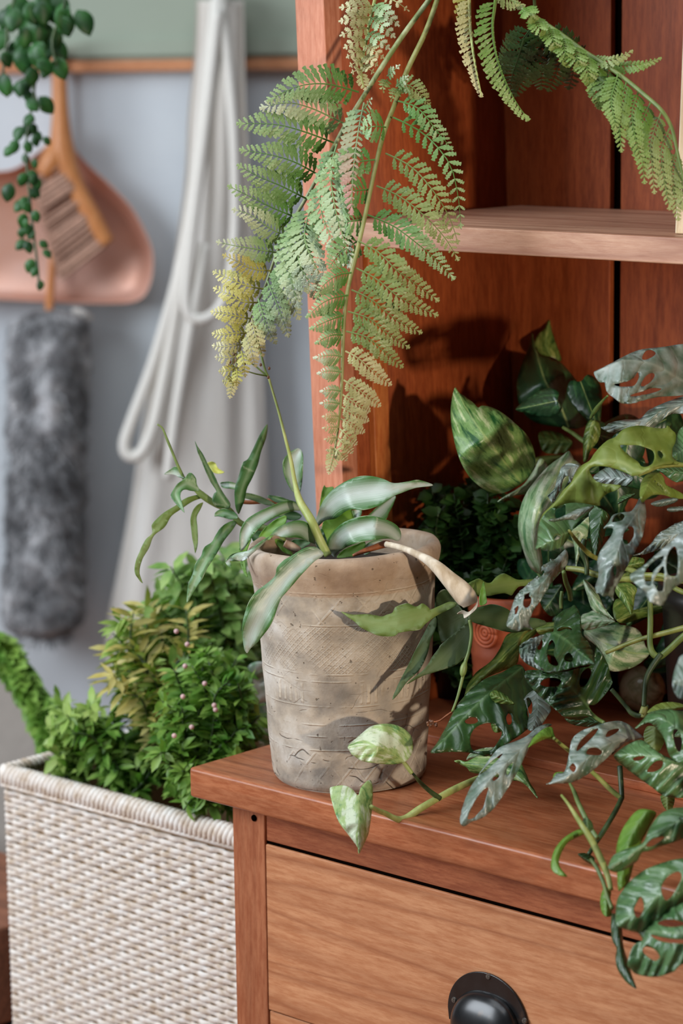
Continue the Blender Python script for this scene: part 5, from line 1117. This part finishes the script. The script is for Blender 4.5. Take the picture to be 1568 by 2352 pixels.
def pinna(parent, F, pts, d, mat, n=13, wl=34, sides=(1, 1), ang=62, fat=.30, teeth=4, taper=.55, tilt=0.0, rr=2.2, name='pinna', seed=0, lift=0.0, start=.06, smat=None):
    """one fern pinna: midrib through pts, n pairs of toothed leaflets, wl = longest leaflet in photo pixels"""
    wl *= 1.12; n = int(n * 1.08 + .5)
    rnd = random.Random(seed + int(pts[0][0]) * 7 + int(pts[0][1]))
    P2 = [fr(F, p) for p in pts]; dl = d if isinstance(d, (list, tuple)) else [d, d]
    dl = [dl[min(int(i / (len(P2) - 1) * (len(dl) - 1)), len(dl) - 2)] + (dl[min(int(i / (len(P2) - 1) * (len(dl) - 1)) + 1, len(dl) - 1)] - dl[min(int(i / (len(P2) - 1) * (len(dl) - 1)), len(dl) - 2)]) * ((i / (len(P2) - 1) * (len(dl) - 1)) - min(int(i / (len(P2) - 1) * (len(dl) - 1)), len(dl) - 2)) for i in range(len(P2))]
    P3 = catmull([at(x, y, dd) for (x, y), dd in zip(P2, dl)], 8)
    S = [0]
    for a, b in zip(P3, P3[1:]): S.append(S[-1] + (b - a).length)
    LT = S[-1]
    def ev(s):
        s *= LT
        for i in range(len(S) - 1):
            if S[i+1] >= s:
                t = (s - S[i]) / max(S[i+1] - S[i], 1e-9); return P3[i].lerp(P3[i+1], t), (P3[i+1] - P3[i]).normalized()
        return P3[-1], (P3[-1] - P3[-2]).normalized()
    bm = bmesh.new(); uvl = bm.loops.layers.uv.new('leaf'); dd0 = sum(dl) / len(dl)
    tube(bm, [ev(i / 10)[0] for i in range(11)], [px(rr * (1 - .7 * i / 10), dd0) for i in range(11)], 6, 1)
    view = -FW
    for i in range(n):
        s = start + (1 - start) * (i + .3) / n
        p, t = ev(s); nrm = (view - t * view.dot(t)).normalized()
        q_ = math.sin(PI * min(1, (s * .8 + .25))) ** .6 if s < .3 else 1
        w_ = (1 - (max(0, s - .35) / .65) ** 1.5 * (1 - .18)) * (.75 + .25 * min(1, s / .25))
        L = px(wl, dd0) * w_ * rnd.uniform(.92, 1.06)
        for si, sg in ((0, 1), (1, -1)):
            if sides[si] <= 0: continue
            LL = L * sides[si]; a = math.radians(ang - 16 * s + rnd.uniform(-5, 5))
            sd = nrm.cross(t).normalized() * sg
            tl = tilt + rnd.uniform(-.12, .12)
            dirn = (t * math.cos(a) + sd * math.sin(a) * math.cos(tl) - nrm * math.sin(tl) * math.sin(a)).normalized()
            n3 = (nrm * math.cos(tl) + sd * math.sin(tl)).normalized()
            leaflet(bm, uvl, p, p + dirn * LL, n3, min(LL * fat, LT / n * .52), teeth if LL > px(9, dd0) else 2, s, rnd, .12 + lift)
    p, t = ev(.97); leaflet(bm, uvl, p - t * px(wl * .25, dd0), p + t * px(wl * .22, dd0), view, px(wl * .12, dd0), 3, 1, rnd)
    o = obj(name, bm, [mat], parent, smooth=False, thick=.00035)
    return o

fern = empty('hanging_fern', at(1040, -160, 2.15), 0, 'large pale green artificial fern hanging down the left post of the hutch', 'fern')
# left frond
fd = stem(fern, 'F1', [(1330,-60),(1290,0),(1150,190),(1030,370),(930,530),(830,690),(760,820),(690,950),(620,1080),(550,1200),(490,1310),(440,1420),(390,1568),(340,1676),(300,1766),(265,1860),(235,1970),(200,2080),(185,2180)],
        [2.12,2.12,2.11,2.1,2.09,2.09,2.09,2.09,2.1,2.1,2.1,2.11,2.12,2.12,2.13,2.14,2.14,2.15,2.15], [6,6,6,6,5.5,5.2,5,4.5,4.2,4,3.6,3.2,3,2.8,2.6,2.2,2,1.6,1], mat_stem('frond_rib', (110,124,70), (160,168,128)), name='frond', label='pale frond reaching left in front of the white wall')
def PL(F, lst, parent, mats, wl, n, d0, dt, **k):
    for i, it in enumerate(lst):
        m = mats[min(i * len(mats) // len(lst), len(mats) - 1)]
        w = wl[0] + (wl[-1] - wl[0]) * i / max(1, len(lst) - 1); nn = int(round(n[0] + (n[-1] - n[0]) * i / max(1, len(lst) - 1)))
        pinna(parent, F, it, [d0, (d0 + dt) / 2 - .01, dt], m, nn, w, seed=i, **k)
PL('F1', [[(900,510),(720,465),(560,480),(400,560)], [(830,690),(640,600),(500,570),(360,600)], [(760,790),(600,730),(440,690),(230,685)]], fd, [F_G, F_GP, F_G], (44, 42), (15, 15), 2.09, 2.06, ang=68, fat=.22)
PL('F1', [[(680,970),(550,900),(420,860),(245,830)], [(610,1100),(470,1030),(350,980),(232,915)], [(555,1205),(420,1150),(300,1090),(178,1030)], [(500,1310),(400,1260),(300,1190),(205,1160)], [(450,1400),(330,1380),(230,1365),(115,1340)], [(410,1500),(310,1490),(230,1450),(150,1412)]], fd, [F_G, F_G, F_G, F_GP, F_GP, F_Y], (38, 26), (14, 11), 2.09, 2.06, ang=66, fat=.22)
PL('F2', [[(375,395),(290,380),(200,345),(98,300)], [(340,470),(260,465),(180,425),(100,390)], [(305,560),(220,545),(150,530),(85,520)], [(285,640),(215,640),(150,650),(92,640)], [(262,700),(200,710),(150,715),(92,708)], [(245,760),(190,775),(150,775),(108,772)], [(228,830),(190,845),(160,850),(128,850)], [(212,890),(190,905),(170,905),(148,905)]], fd, [F_Y, F_Y, F_C, F_Y], (27, 13), (10, 5), 2.12, 2.12, ang=64, fat=.24)
PL('F1', [[(935,600),(960,560),(975,545)], [(930,570),(900,720),(875,900),(865,1050),(862,1190)]], fd, [F_GP, F_R], (20, 42), (3, 17), 2.07, 2.03, ang=62, fat=.26, sides=(.35, 1))
PL('F1', [[(780,800),(745,950),(770,1150),(820,1330),(868,1460)], [(690,1000),(690,1150),(740,1300),(800,1420),(858,1482)]], fd, [F_GP, F_GP], (38, 34), (18, 15), 2.07, 2.04, ang=60, fat=.24)
PL('F1', [[(640,1140),(600,1300),(640,1430),(712,1560)], [(600,1200),(560,1350),(580,1480),(650,1600)], [(560,1260),(520,1420),(530,1560),(570,1700)]], fd, [F_GP, F_GP, F_GP], (44, 40), (14, 12), 2.08, 2.06, ang=62, fat=.3)
PL('F2', [[(480,140),(560,230),(620,340),(682,465)], [(440,250),(480,350),(520,450),(572,560)], [(395,350),(440,460),(480,560),(512,658)], [(345,450),(370,540),(400,620),(442,695)], [(310,560),(325,630),(345,700),(372,765)], [(285,640),(300,710),(315,770),(330,825)], [(252,740),(262,790),(268,830),(272,880)], [(225,840),(228,880),(225,900),(222,930)]], fd, [F_GP, F_GP, F_GP, F_C, F_Y, F_Y], (34, 14), (12, 5), 2.11, 2.11, ang=58, fat=.28)
pinna(fd, 'F2', [(215,870),(200,930),(188,998)], 2.14, F_C, 6, 15)
# right frond of the same plant
fe = stem(fern, 'F1', [(1350,-60),(1335,0),(1270,180),(1170,390),(1100,580),(1040,740),(990,940),(940,1180),(890,1400),(850,1568),(845,1530),(830,1640)][:9] + [(855,1540),(832,1660),(818,1800),(812,1966),(808,2106),(798,2266),(782,2406),(762,2520),(738,2612)],
        [2.12,2.12,2.1,2.08,2.07,2.06,2.05,2.04,2.03,2.03,2.02,2.02,2.02,2.02,2.02,2.03,2.03,2.03], [6,6,6,6,5.5,5.5,5,5,5,4.6,4.4,4.2,4,3.6,3.2,2.8,2,1.2], mat_stem('frond_rib_olive', (116,120,62), (146,148,92)), name='frond', label='long green frond hanging straight down over the post')
PL('F1', [[(1110,470),(1170,470),(1230,510),(1292,582)], [(1120,560),(1230,600),(1330,720),(1420,830)], [(1090,650),(1260,740),(1400,900),(1450,1080),(1468,1272)], [(1050,850),(1200,930),(1330,1080),(1410,1220),(1452,1355)], [(1000,1030),(1130,1090),(1270,1200),(1380,1320),(1455,1445)], [(950,1190),(1090,1250),(1200,1330),(1320,1430),(1432,1548)]], fe, [F_O, F_G, F_G, F_O, F_O, F_G], (26, 34), (10, 19), 2.06, 2.06, ang=62, fat=.22)
PL('F2', [[(900,130),(1010,190),(1110,290),(1220,370),(1345,462)], [(888,280),(1000,340),(1110,430),(1220,490),(1340,542)], [(862,400),(980,460),(1100,560),(1250,638)], [(842,520),(960,560),(1060,640),(1180,720)], [(832,630),(950,665),(1050,750),(1145,828)], [(828,740),(900,780),(990,860),(1080,925)]], fe, [F_O, F_O, F_O, F_O, F_O, F_C], (33, 26), (16, 11), 2.03, 2.04, ang=62, fat=.26)
PL('F2', [[(818,900),(880,940),(950,990),(1020,1042)], [(812,980),(870,1020),(920,1050),(962,1072)], [(808,1050),(860,1080),(910,1105),(955,1125)], [(803,1115),(850,1140),(890,1165),(932,1188)], [(797,1170),(830,1200),(862,1232),(890,1256)], [(788,1225),(815,1250),(840,1275),(866,1304)], [(770,1280),(795,1300),(815,1320),(835,1345)]], fe, [F_C, F_C], (24, 13), (9, 5), 2.025, 2.035, ang=62, fat=.3)
PL('F1', [[(1050,705),(990,700),(920,712)], [(990,885),(870,900),(780,930),(700,965)], [(960,1050),(860,1060),(780,1085)], [(935,1215),(860,1225),(780,1240)], [(905,1330),(800,1400),(740,1480)]], fe, [F_G, F_G], (36, 34), (6, 9), 2.05, 2.05, ang=74, fat=.3)
PL('F2', [[(860,305),(780,320),(710,370),(668,432)], [(840,430),(760,445),(690,480),(618,546)], [(822,540),(760,560),(700,585),(640,612)], [(815,650),(760,650),(715,665),(668,692)], [(808,770),(760,762),(710,765),(658,776)], [(805,855),(760,850),(720,850),(678,862)], [(800,960),(760,955),(730,955),(693,962)], [(796,1030),(760,1025),(730,1022),(692,1028)], [(790,1100),(760,1098),(730,1098),(703,1102)], [(786,1160),(760,1160),(730,1160),(703,1166)], [(778,1220),(755,1220),(735,1222),(713,1228)], [(764,1282),(745,1282),(722,1288)]], fe, [F_G, F_G, F_GP, F_GP, F_C, F_C], (40, 14), (12, 5), 2.02, 2.01, ang=76, fat=.24, sides=(.9, .5), tilt=.35)
pinna(fe, 'F2', [(770,1270),(755,1340),(735,1418)], 2.03, F_C, 7, 17)
# small pale frond at the top
fc = stem(fern, 'F1', [(1000,-60),(990,0),(965,110),(938,250),(920,350),(916,430),(930,485)], 2.06, [4,4,4,3.6,3,2.4,1.4], M_S3, name='frond', label='small cream coloured frond at the top')
PL('F1', [[(982,35),(900,35),(798,42)], [(962,95),(880,100),(795,118)], [(950,155),(880,165),(800,198)], [(935,220),(880,232),(820,266)], [(926,285),(880,292),(835,318)], [(920,340),(885,345),(852,366)], [(916,390),(890,390),(862,402)]], fc, [F_C], (23, 15), (6, 4), 2.06, 2.05, ang=54, fat=.36, teeth=4)
PL('F1', [[(985,20),(1050,70),(1122,142)], [(965,95),(1030,140),(1100,206)], [(950,180),(1010,220),(1072,272)], [(938,250),(990,282),(1040,322)], [(930,310),(970,335),(1005,362)], [(924,360),(955,380),(985,402)], [(1040,-20),(1110,10),(1180,62)]], fc, [F_GP, F_C, F_C], (23, 14), (6, 4), 2.06, 2.05, ang=54, fat=.36)
pinna(fc, 'F1', [(915,400),(925,450),(940,495)], 2.06, F_C, 5, 15)
PL('F1', [[(1060,420),(1100,385),(1128,360)], [(1110,480),(1160,440),(1175,420)], [(1060,440),(1035,480),(1040,512)], [(1120,490),(1090,530),(1080,560)]], fe, [F_GP, F_O], (15, 17), (4, 4), 2.06, 2.04, ang=50, fat=.4)

# ---- second fern at the right
fern2 = empty('trailing_fern', at(1240, -120, 2.05), 0, 'olive green artificial fern arching right across the upper hutch compartment', 'fern')
f1_ = stem(fern2, 'F3', [(318,-60),(322,0),(328,150),(345,300),(372,450),(397,565)], [2.06,2.05,2.05,2.04,2.04,2.04], [4,4,3.6,3,2,1], M_S3, name='frond', label='folded yellow frond at the top')
pinna(f1_, 'F3', [(318,-40),(326,120),(344,300),(372,450),(397,566)], 2.045, F_C, 20, 32, sides=(.06, 1), ang=70, fat=.42, tilt=-.3)
pinna(f1_, 'F3', [(318,-60),(322,60),(335,200)], 2.05, F_Y, 8, 36, sides=(.05, 1), ang=78, fat=.42, tilt=-.5)
f2_ = stem(fern2, 'F3', [(482,-50),(470,50),(458,150),(470,270),(500,400),(550,520),(610,620),(672,700)], 2.03, [4,4,3.6,3,2.6,2,1.6,1], M_S5, name='frond', label='drooping frond with toothed leaflets on its left')
pinna(f2_, 'F3', [(480,-40),(458,130),(470,270),(505,400),(550,510),(610,620),(672,700)], 2.028, F_F, 24, 42, sides=(.08, 1), ang=66, fat=.34, tilt=-.15)
pinna(f2_, 'F3', [(480,-50),(560,0),(640,30)], 2.03, F_O, 8, 26, sides=(.4, 1), fat=.34)
f3_ = stem(fern2, 'F3', [(520,-60),(600,20),(700,95),(850,195),(1000,305),(1100,365),(1230,460),(1340,550),(1440,640),(1500,740),(1530,860),(1562,1000),(1600,1150)],
        [2.06,2.05,2.04,2.03,2.02,2.01,2.0,1.99,1.98,1.98,1.98,1.98,1.98], [5.5,5.5,5.5,5.5,5.5,5.5,5.2,5,4.6,4.2,3.6,3,2], M_S5, name='frond', label='long arching frond reaching the right edge')
PL('F3', [[(640,45),(680,80),(700,130)], [(700,100),(730,160),(760,200)], [(790,160),(810,230),(830,300)], [(860,210),(880,300),(905,385)], [(930,265),(950,340),(985,425)], [(1000,310),(1010,400),(1030,500)], [(1070,350),(1060,450),(1075,560),(1085,630)], [(1130,395),(1110,520),(1130,640)]], f3_, [F_F], (27, 34), (6, 12), 2.02, 2.01, ang=54, fat=.38)
PL('F3', [[(1190,430),(1150,580),(1170,700),(1175,760)], [(1240,470),(1200,620),(1200,760),(1210,885)], [(1310,530),(1270,660),(1290,800),(1330,945)], [(1380,595),(1310,760),(1330,920),(1345,1072)], [(1440,655),(1380,830),(1390,980),(1402,1130)], [(1490,745),(1440,880),(1460,1050),(1492,1225)], [(1530,880),(1500,1000),(1520,1150),(1542,1285)], [(1560,1000),(1570,1150),(1600,1250)]], f3_, [F_F, F_F, F_O, F_O], (30, 27), (14, 16), 2.0, 1.98, ang=58, fat=.26)
PL('F3', [[(1040,330),(1120,350),(1200,330),(1272,296)], [(1120,370),(1230,380),(1330,370),(1440,338)]], f3_, [F_O, F_F], (24, 24), (9, 12), 2.02, 2.0, ang=50, fat=.34, sides=(.5, 1))
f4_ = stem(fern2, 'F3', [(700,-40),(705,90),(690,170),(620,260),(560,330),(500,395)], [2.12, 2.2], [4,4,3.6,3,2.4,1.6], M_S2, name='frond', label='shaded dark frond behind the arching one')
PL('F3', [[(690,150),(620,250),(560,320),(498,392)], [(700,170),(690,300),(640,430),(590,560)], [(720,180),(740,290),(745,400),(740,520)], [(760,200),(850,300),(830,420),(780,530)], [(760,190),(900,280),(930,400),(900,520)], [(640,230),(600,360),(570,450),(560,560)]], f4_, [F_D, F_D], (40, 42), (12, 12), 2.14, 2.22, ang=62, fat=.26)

# ================================================================ loose foliage built from many small leaves
def small_leaf(bm, p, d, n, L, w, mi=0, bend=.2, seg=3):
    d = d.normalized(); s = d.cross(n)
    if s.length < 1e-4: s = d.orthogonal()
    s.normalize(); n = s.cross(d).normalized(); prev = None
    for i in range(seg + 1):
        t = i / seg; ww = w * math.sin(PI * (t * .85 + .1)) if i < seg else 0
        c = p + d * (L * t) - n * (bend * L * t * t)
        if i == 0: cur = (bm.verts.new(c),)
        elif i == seg: cur = (bm.verts.new(c),)
        else: cur = (bm.verts.new(c + s * ww - n * ww * -.25), bm.verts.new(c), bm.verts.new(c - s * ww - n * ww * -.25))
        if prev:
            if len(prev) == 1 and len(cur) == 3:
                bm.faces.new((prev[0], cur[0], cur[1])).material_index = mi; bm.faces.new((prev[0], cur[1], cur[2])).material_index = mi
            elif len(prev) == 3 and len(cur) == 3:
                bm.faces.new((prev[0], cur[0], cur[1], prev[1])).material_index = mi; bm.faces.new((prev[1], cur[1], cur[2], prev[2])).material_index = mi
            elif len(prev) == 3: bm.faces.new((prev[0], cur[0], prev[1])).material_index = mi; bm.faces.new((prev[1], cur[0], prev[2])).material_index = mi
        prev = cur
def simple_green(name, a, b, tr=.25, rough=.45):
    q = N(name); f = q.noise(q.coord(), 45, 3); q.base(q.ramp(f, [(.35, lin(a)), (.65, lin(b))])); q.set(Roughness=rough); q.translucent(lin((120, 180, 60)), tr); return q.m
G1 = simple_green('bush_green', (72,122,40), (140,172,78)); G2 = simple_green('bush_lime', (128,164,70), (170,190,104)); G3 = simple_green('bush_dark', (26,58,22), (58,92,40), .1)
G4 = simple_green('bush_yellow', (184,166,84), (208,196,128)); G5 = simple_green('bush_mid', (92,136,58), (156,184,104)); G6 = simple_green('bush_pale', (176,204,182), (214,226,214), .1)
G7 = simple_green('ivy_green', (20,62,26), (48,104,42), .12)
def sprays(root, name, stems, mat, smat, leafL, leafW, dens, rnd, spread=1.0, droop=0.0, rstem=.0012):
    """one mesh of twigs, one of leaves"""
    bl = bmesh.new(); bs = bmesh.new()
    for pts in stems:
        P = catmull(pts, 8); tube(bs, pts, [rstem * 1.4] + [rstem] * (len(pts) - 2) + [rstem * .5], 5, 4)
        for a, b in zip(P, P[1:]):
            k = max(1, int((b - a).length * dens)); t = (b - a).normalized()
            for _ in range(k):
                p = a.lerp(b, rnd.random()); v = Vector((rnd.gauss(0, 1), rnd.gauss(0, 1), rnd.gauss(0, .8))); v = (v - t * v.dot(t)).normalized()
                dd = (v * spread + t * .5 + Vector((0, 0, -droop))).normalized()
                nn = Vector((rnd.gauss(0, .5), rnd.gauss(0, .5) - .3, 1)).normalized(); sc = rnd.uniform(.7, 1.2)
                small_leaf(bl, p, dd, nn, leafL * sc, leafW * sc)
    obj('foliage', bl, mat, root); obj('twigs', bs, smat, root)
    return root
rg = random.Random(11)
def arc(p0, p1, h, n=5, j=.008):
    out = []
    for i in range(n):
        t = i / (n - 1); q_ = p0.lerp(p1, t) + Vector((rg.uniform(-j, j), rg.uniform(-j, j), math.sin(PI * t * .6) * h + rg.uniform(-j, j))); out.append(q_)
    return out
# plants in the wicker basket (pixel anchored at their own depth)
def bush(name, label, cat, base, tips, d, mat, L, w, dens, smat=M_S2, jd=.05, droop=.1, spread=1.0, h=.02):
    root = empty(name, at(*base, d), 0, label, cat); st_ = []
    for (x, y) in tips:
        b = at(base[0] + rg.uniform(-14, 14), base[1] + rg.uniform(-10, 10), d + rg.uniform(-jd, jd) * .5); st_.append(arc(b, at(x, y, d + rg.uniform(-jd, jd)), h))
    return sprays(root, name, st_, mat, smat, L, w, dens, rg, spread, droop)
def ell(cx, cy, rx, ry, n):
    o = []
    for i in range(n):
        a = rg.uniform(0, 2 * PI); r = rg.uniform(.45, 1) ** .6; o.append((cx + rx * r * math.cos(a), cy + ry * r * math.sin(a)))
    return o
bush('bushy_plant', 'dense feathery green plant spilling over the basket rim beside the cabinet', 'plant', (480, 1800), ell(480, 1700, 110, 190, 90) + [(500,1850),(520,1860),(470,1840),(440,1830),(410,1815),(540,1800)] * 2, 2.40, G1, .017, .0036, 1000, h=.012, jd=.07)
bush('basket_fern', 'yellow green ferny plant leaning left in the wicker basket', 'fern', (400, 1790), [(260,1560),(275,1620),(290,1510),(285,1660),(310,1570),(330,1500),(350,1600),(320,1640),(300,1690),(340,1700),(380,1560),(410,1600),(390,1660)], 2.50, G2, .024, .003, 900, h=.04)
bush('yellow_sprig', 'faded yellow fronds at the left side of the basket greenery', 'plant', (380, 1720), [(246,1612),(255,1555),(300,1480),(275,1580),(330,1470),(360,1470),(420,1480),(300,1600),(440,1540)], 2.47, G4, .026, .0036, 600, h=.03)
bush('rounded_shrub', 'arching green leafy plant behind the clay pot in the basket', 'plant', (520, 1740), ell(480, 1500, 130, 120, 54) + [(350,1480),(340,1540),(345,1600)], 2.56, G5, .022, .005, 480, h=.05, jd=.09, droop=.5)
bush('dark_leaved_plant', 'dark green leafy plant low in the basket behind the cabinet corner', 'plant', (540, 1800), ell(530, 1680, 110, 150, 80), 2.60, G3, .02, .006, 700, jd=.09)
bush('trailing_moss_fern', 'low light green fern along the left rim of the basket', 'fern', (300, 1810), [(160,1710),(200,1700),(180,1730),(230,1690),(260,1710),(150,1750),(215,1750),(280,1740),(320,1730),(240,1680),(350,1720),(380,1740),(330,1770),(420,1740),(200,1790),(260,1800)], 2.50, G1, .020, .0036, 800, h=.02)
bush('lime_sprig', 'bright lime green sprig at the left corner of the basket', 'plant', (160, 1790), [(120,1700),(140,1650),(160,1690),(175,1720),(220,1665),(245,1690),(215,1700),(130,1750)], 2.52, G2, .02, .004, 900, h=.02)
bush('upright_sprig', 'tall blurred green sprig rising behind the left of the clay pot', 'plant', (560, 1500), [(480,1330),(520,1290),(560,1330),(500,1380),(470,1400),(545,1420),(590,1380),(520,1440)], 2.60, G5, .03, .008, 260, h=.01)
mf = plain('pink_bud', (206,170,168), .7)
bm = bmesh.new()
for (x, y) in ((420,1600),(492,1620),(440,1670),(495,1630),(405,1450),(430,1480),(425,1530),(470,1570),(400,1690)):
    sphere(bm, at(x, y, 2.33), px(6, 2.33), 1, 1, 1, 8, 6)
obj('flower_buds', bm, mf, bpy.data.objects['bushy_plant'])
# arching garland at the left edge
gr = empty('fern_garland', at(60, 1600, 2.75), 0, 'arching green fern garland at the left edge before the taupe chair', 'garland')
sprays(gr, 'g', [[at(-40, 1470, 2.75), at(10, 1500, 2.75), at(50, 1560, 2.74), at(85, 1620, 2.73), at(115, 1680, 2.70), at(140, 1730, 2.66)]] * 2, G1, M_S2, .022, .007, 2600, rg, 1.0, .2, .002)
# pale variegated leaves behind the pot
vg = empty('silver_leaved_plant', at(590, 1720, 2.42), 0, 'blurred plant with large white and green leaves between basket greens and clay pot', 'plant')
q, u_, v_, _ = leaf_nodes('silver_marbled'); f_ = q.noise(q.coord(), 55, 4); q.base(q.ramp(f_, [(.4, lin((120,160,126))), (.52, lin((196,208,200))), (.7, lin((214,220,214)))])); q.set(Roughness=.5); M_SV = q.m
for i, (o_, m_) in enumerate([([(486,1695),(495,1660),(520,1625),(560,1600),(600,1610),(640,1640),(640,1690),(590,1700),(540,1700)], [(640,1670),(560,1650),(490,1692)]),
                 ([(555,1625),(556,1570),(570,1530),(600,1520),(640,1540),(640,1600),(600,1615)], [(640,1600),(590,1570),(575,1530)]),
                 ([(560,1700),(600,1680),(650,1690),(650,1730),(590,1735)], [(650,1710),(565,1705)])]):
    leaf(vg, 'O', o_, m_, [2.42, 2.40], [M_SV, M_SV], seed=90 + i)
stem(vg, 'O', [(650,1760),(640,1700),(600,1640)], 2.43, 4, M_S5)
# dark shrub deep in the lower compartment
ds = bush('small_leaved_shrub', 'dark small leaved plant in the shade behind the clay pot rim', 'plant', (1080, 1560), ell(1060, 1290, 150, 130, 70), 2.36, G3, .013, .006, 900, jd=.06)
dp2 = empty('shaded_pot', on_z(1075, 1700, TOPZ + .0085), 0, 'small dark pot in the shade beside the terracotta pot', 'plant pot')
bm = bmesh.new(); lathe(bm, [(.0001, 0), (.026, 0), (.034, .07), (.036, .07), (.036, .08), (.031, .08), (.03, .07), (.0001, .068)], 30); bmesh.ops.recalc_face_normals(bm, faces=bm.faces[:])
dp2.location = wld(on_front(1060, 1500, HY + .16).x, HY + .16, TOPZ + .0085); obj('pot_body', bm, m_dk, dp2, world=False)

# ================================================================ trailing ivy at the top left
iv = empty('hanging_ivy', at(90, -120, 2.7), 0, 'dark green trailing vine hanging in front of the dustpan at the top left', 'vine')
st_ = [[at(100,-100,2.7), at(100,0,2.7), at(90,120,2.7), at(75,230,2.7), at(60,330,2.7), at(65,420,2.7), at(75,520,2.7), at(85,600,2.7), at(90,660,2.7)],
       [at(30,-100,2.72), at(35,20,2.72), at(60,120,2.72), at(80,220,2.71), at(95,250,2.7)], [at(150,-100,2.68), at(150,0,2.68), at(120,90,2.68), at(130,150,2.68)], [at(60,-80,2.7), at(20,40,2.7), at(15,100,2.7), at(5,180,2.7)]]
bs = bmesh.new()
for p in st_: tube(bs, p, .0014, 6, 4)
obj('stem', bs, M_S2, iv)
ivl = [(178,40,26),(20,92,26),(60,75,20),(128,78,20),(48,110,18),(90,20,26),(120,5,24),(30,10,24),(62,20,22),(10,182,22),(90,235,20),(60,190,18),(45,195,16),(130,145,22),(115,150,18),(75,165,18),(25,432,18),(85,150,18),(100,110,20),(70,120,20),(150,20,22),(140,50,20),(40,50,22),(5,130,16),(80,60,22),(105,65,20),
       (50,300,15),(38,330,14),(62,290,14),(75,310,12),(30,345,12),(60,560,13),(75,605,13),(95,650,10),(55,470,12),(80,490,12),(70,440,12),(62,520,12),(90,560,10),(85,620,10),(48,510,11),(100,580,10),(66,400,11),(80,370,10),(55,360,10)]
ivl += [(rg.gauss(75, 50), rg.uniform(-20, 125), rg.uniform(18, 26)) for _ in range(26)] + [(rg.gauss(68, 16), rg.uniform(180, 640), rg.uniform(9, 15)) for _ in range(24)]
for (x, y, s_) in ivl[:95]:
    bm = bmesh.new(); p = at(x, y - s_ * .7, 2.7 + rg.uniform(-.03, .03)); a = rg.uniform(-.9, .9)
    small_leaf(bm, p, Vector((math.sin(a), rg.uniform(-.3, .1), -math.cos(a))), Vector((rg.uniform(-.4, .4), -1, .5)), px(s_ * 2.6, 2.7), px(s_ * .92, 2.7), 0, .15, 6)
    obj('leaf', bm, G7, iv, thick=.0004)
# ---------------------------------------------------------------- light
wd = bpy.data.worlds.new('world'); scn.world = wd; wd.use_nodes = True
bgn = wd.node_tree.nodes['Background']; bgn.inputs[0].default_value = lin((206, 212, 222)); bgn.inputs[1].default_value = .17
def area(name, p, target, sx, sy, power, col, spread=180):
    l = bpy.data.lights.new(name, 'AREA'); l.shape = 'RECTANGLE'; l.size = sx; l.size_y = sy; l.energy = power; l.color = col; l.spread = math.radians(spread)
    o = bpy.data.objects.new(name, l); COL.objects.link(o); o.location = p
    o.rotation_euler = (Vector(target) - Vector(p)).to_track_quat('-Z', 'Y').to_euler(); return o
area('window_light', (-2.3, 1.5, 1.9), (0, 2.9, .9), 1.6, 1.5, 95, (.86, .93, 1.0))
area('overhead_softbox', (-.3, 1.6, 3.1), (0, 1.9, .8), 2.4, 2.4, 52, (.88, .94, 1.0))  # unseen softbox overhead, added for sheen on leaves and edges
# low warm sun coming through the window behind the camera, on the hutch only
l = bpy.data.lights.new('sun_through_window', 'SPOT'); l.energy = 290; l.color = (1.0, .82, .62); l.shadow_soft_size = .05
l.spot_size = math.radians(14); l.spot_blend = .25
o = bpy.data.objects.new('sun_through_window', l); COL.objects.link(o)
tgt = at(1130, 900, 2.3); dirn = Vector((-.36, .93, -.05)).normalized(); o.location = tgt - dirn * 3.4
o.rotation_euler = dirn.to_track_quat('-Z', 'Y').to_euler()
vs = scn.view_settings; vs.view_transform = 'Standard'; vs.look = 'None'; vs.exposure = -0.2; vs.gamma = 1.0; vs.use_curve_mapping = False
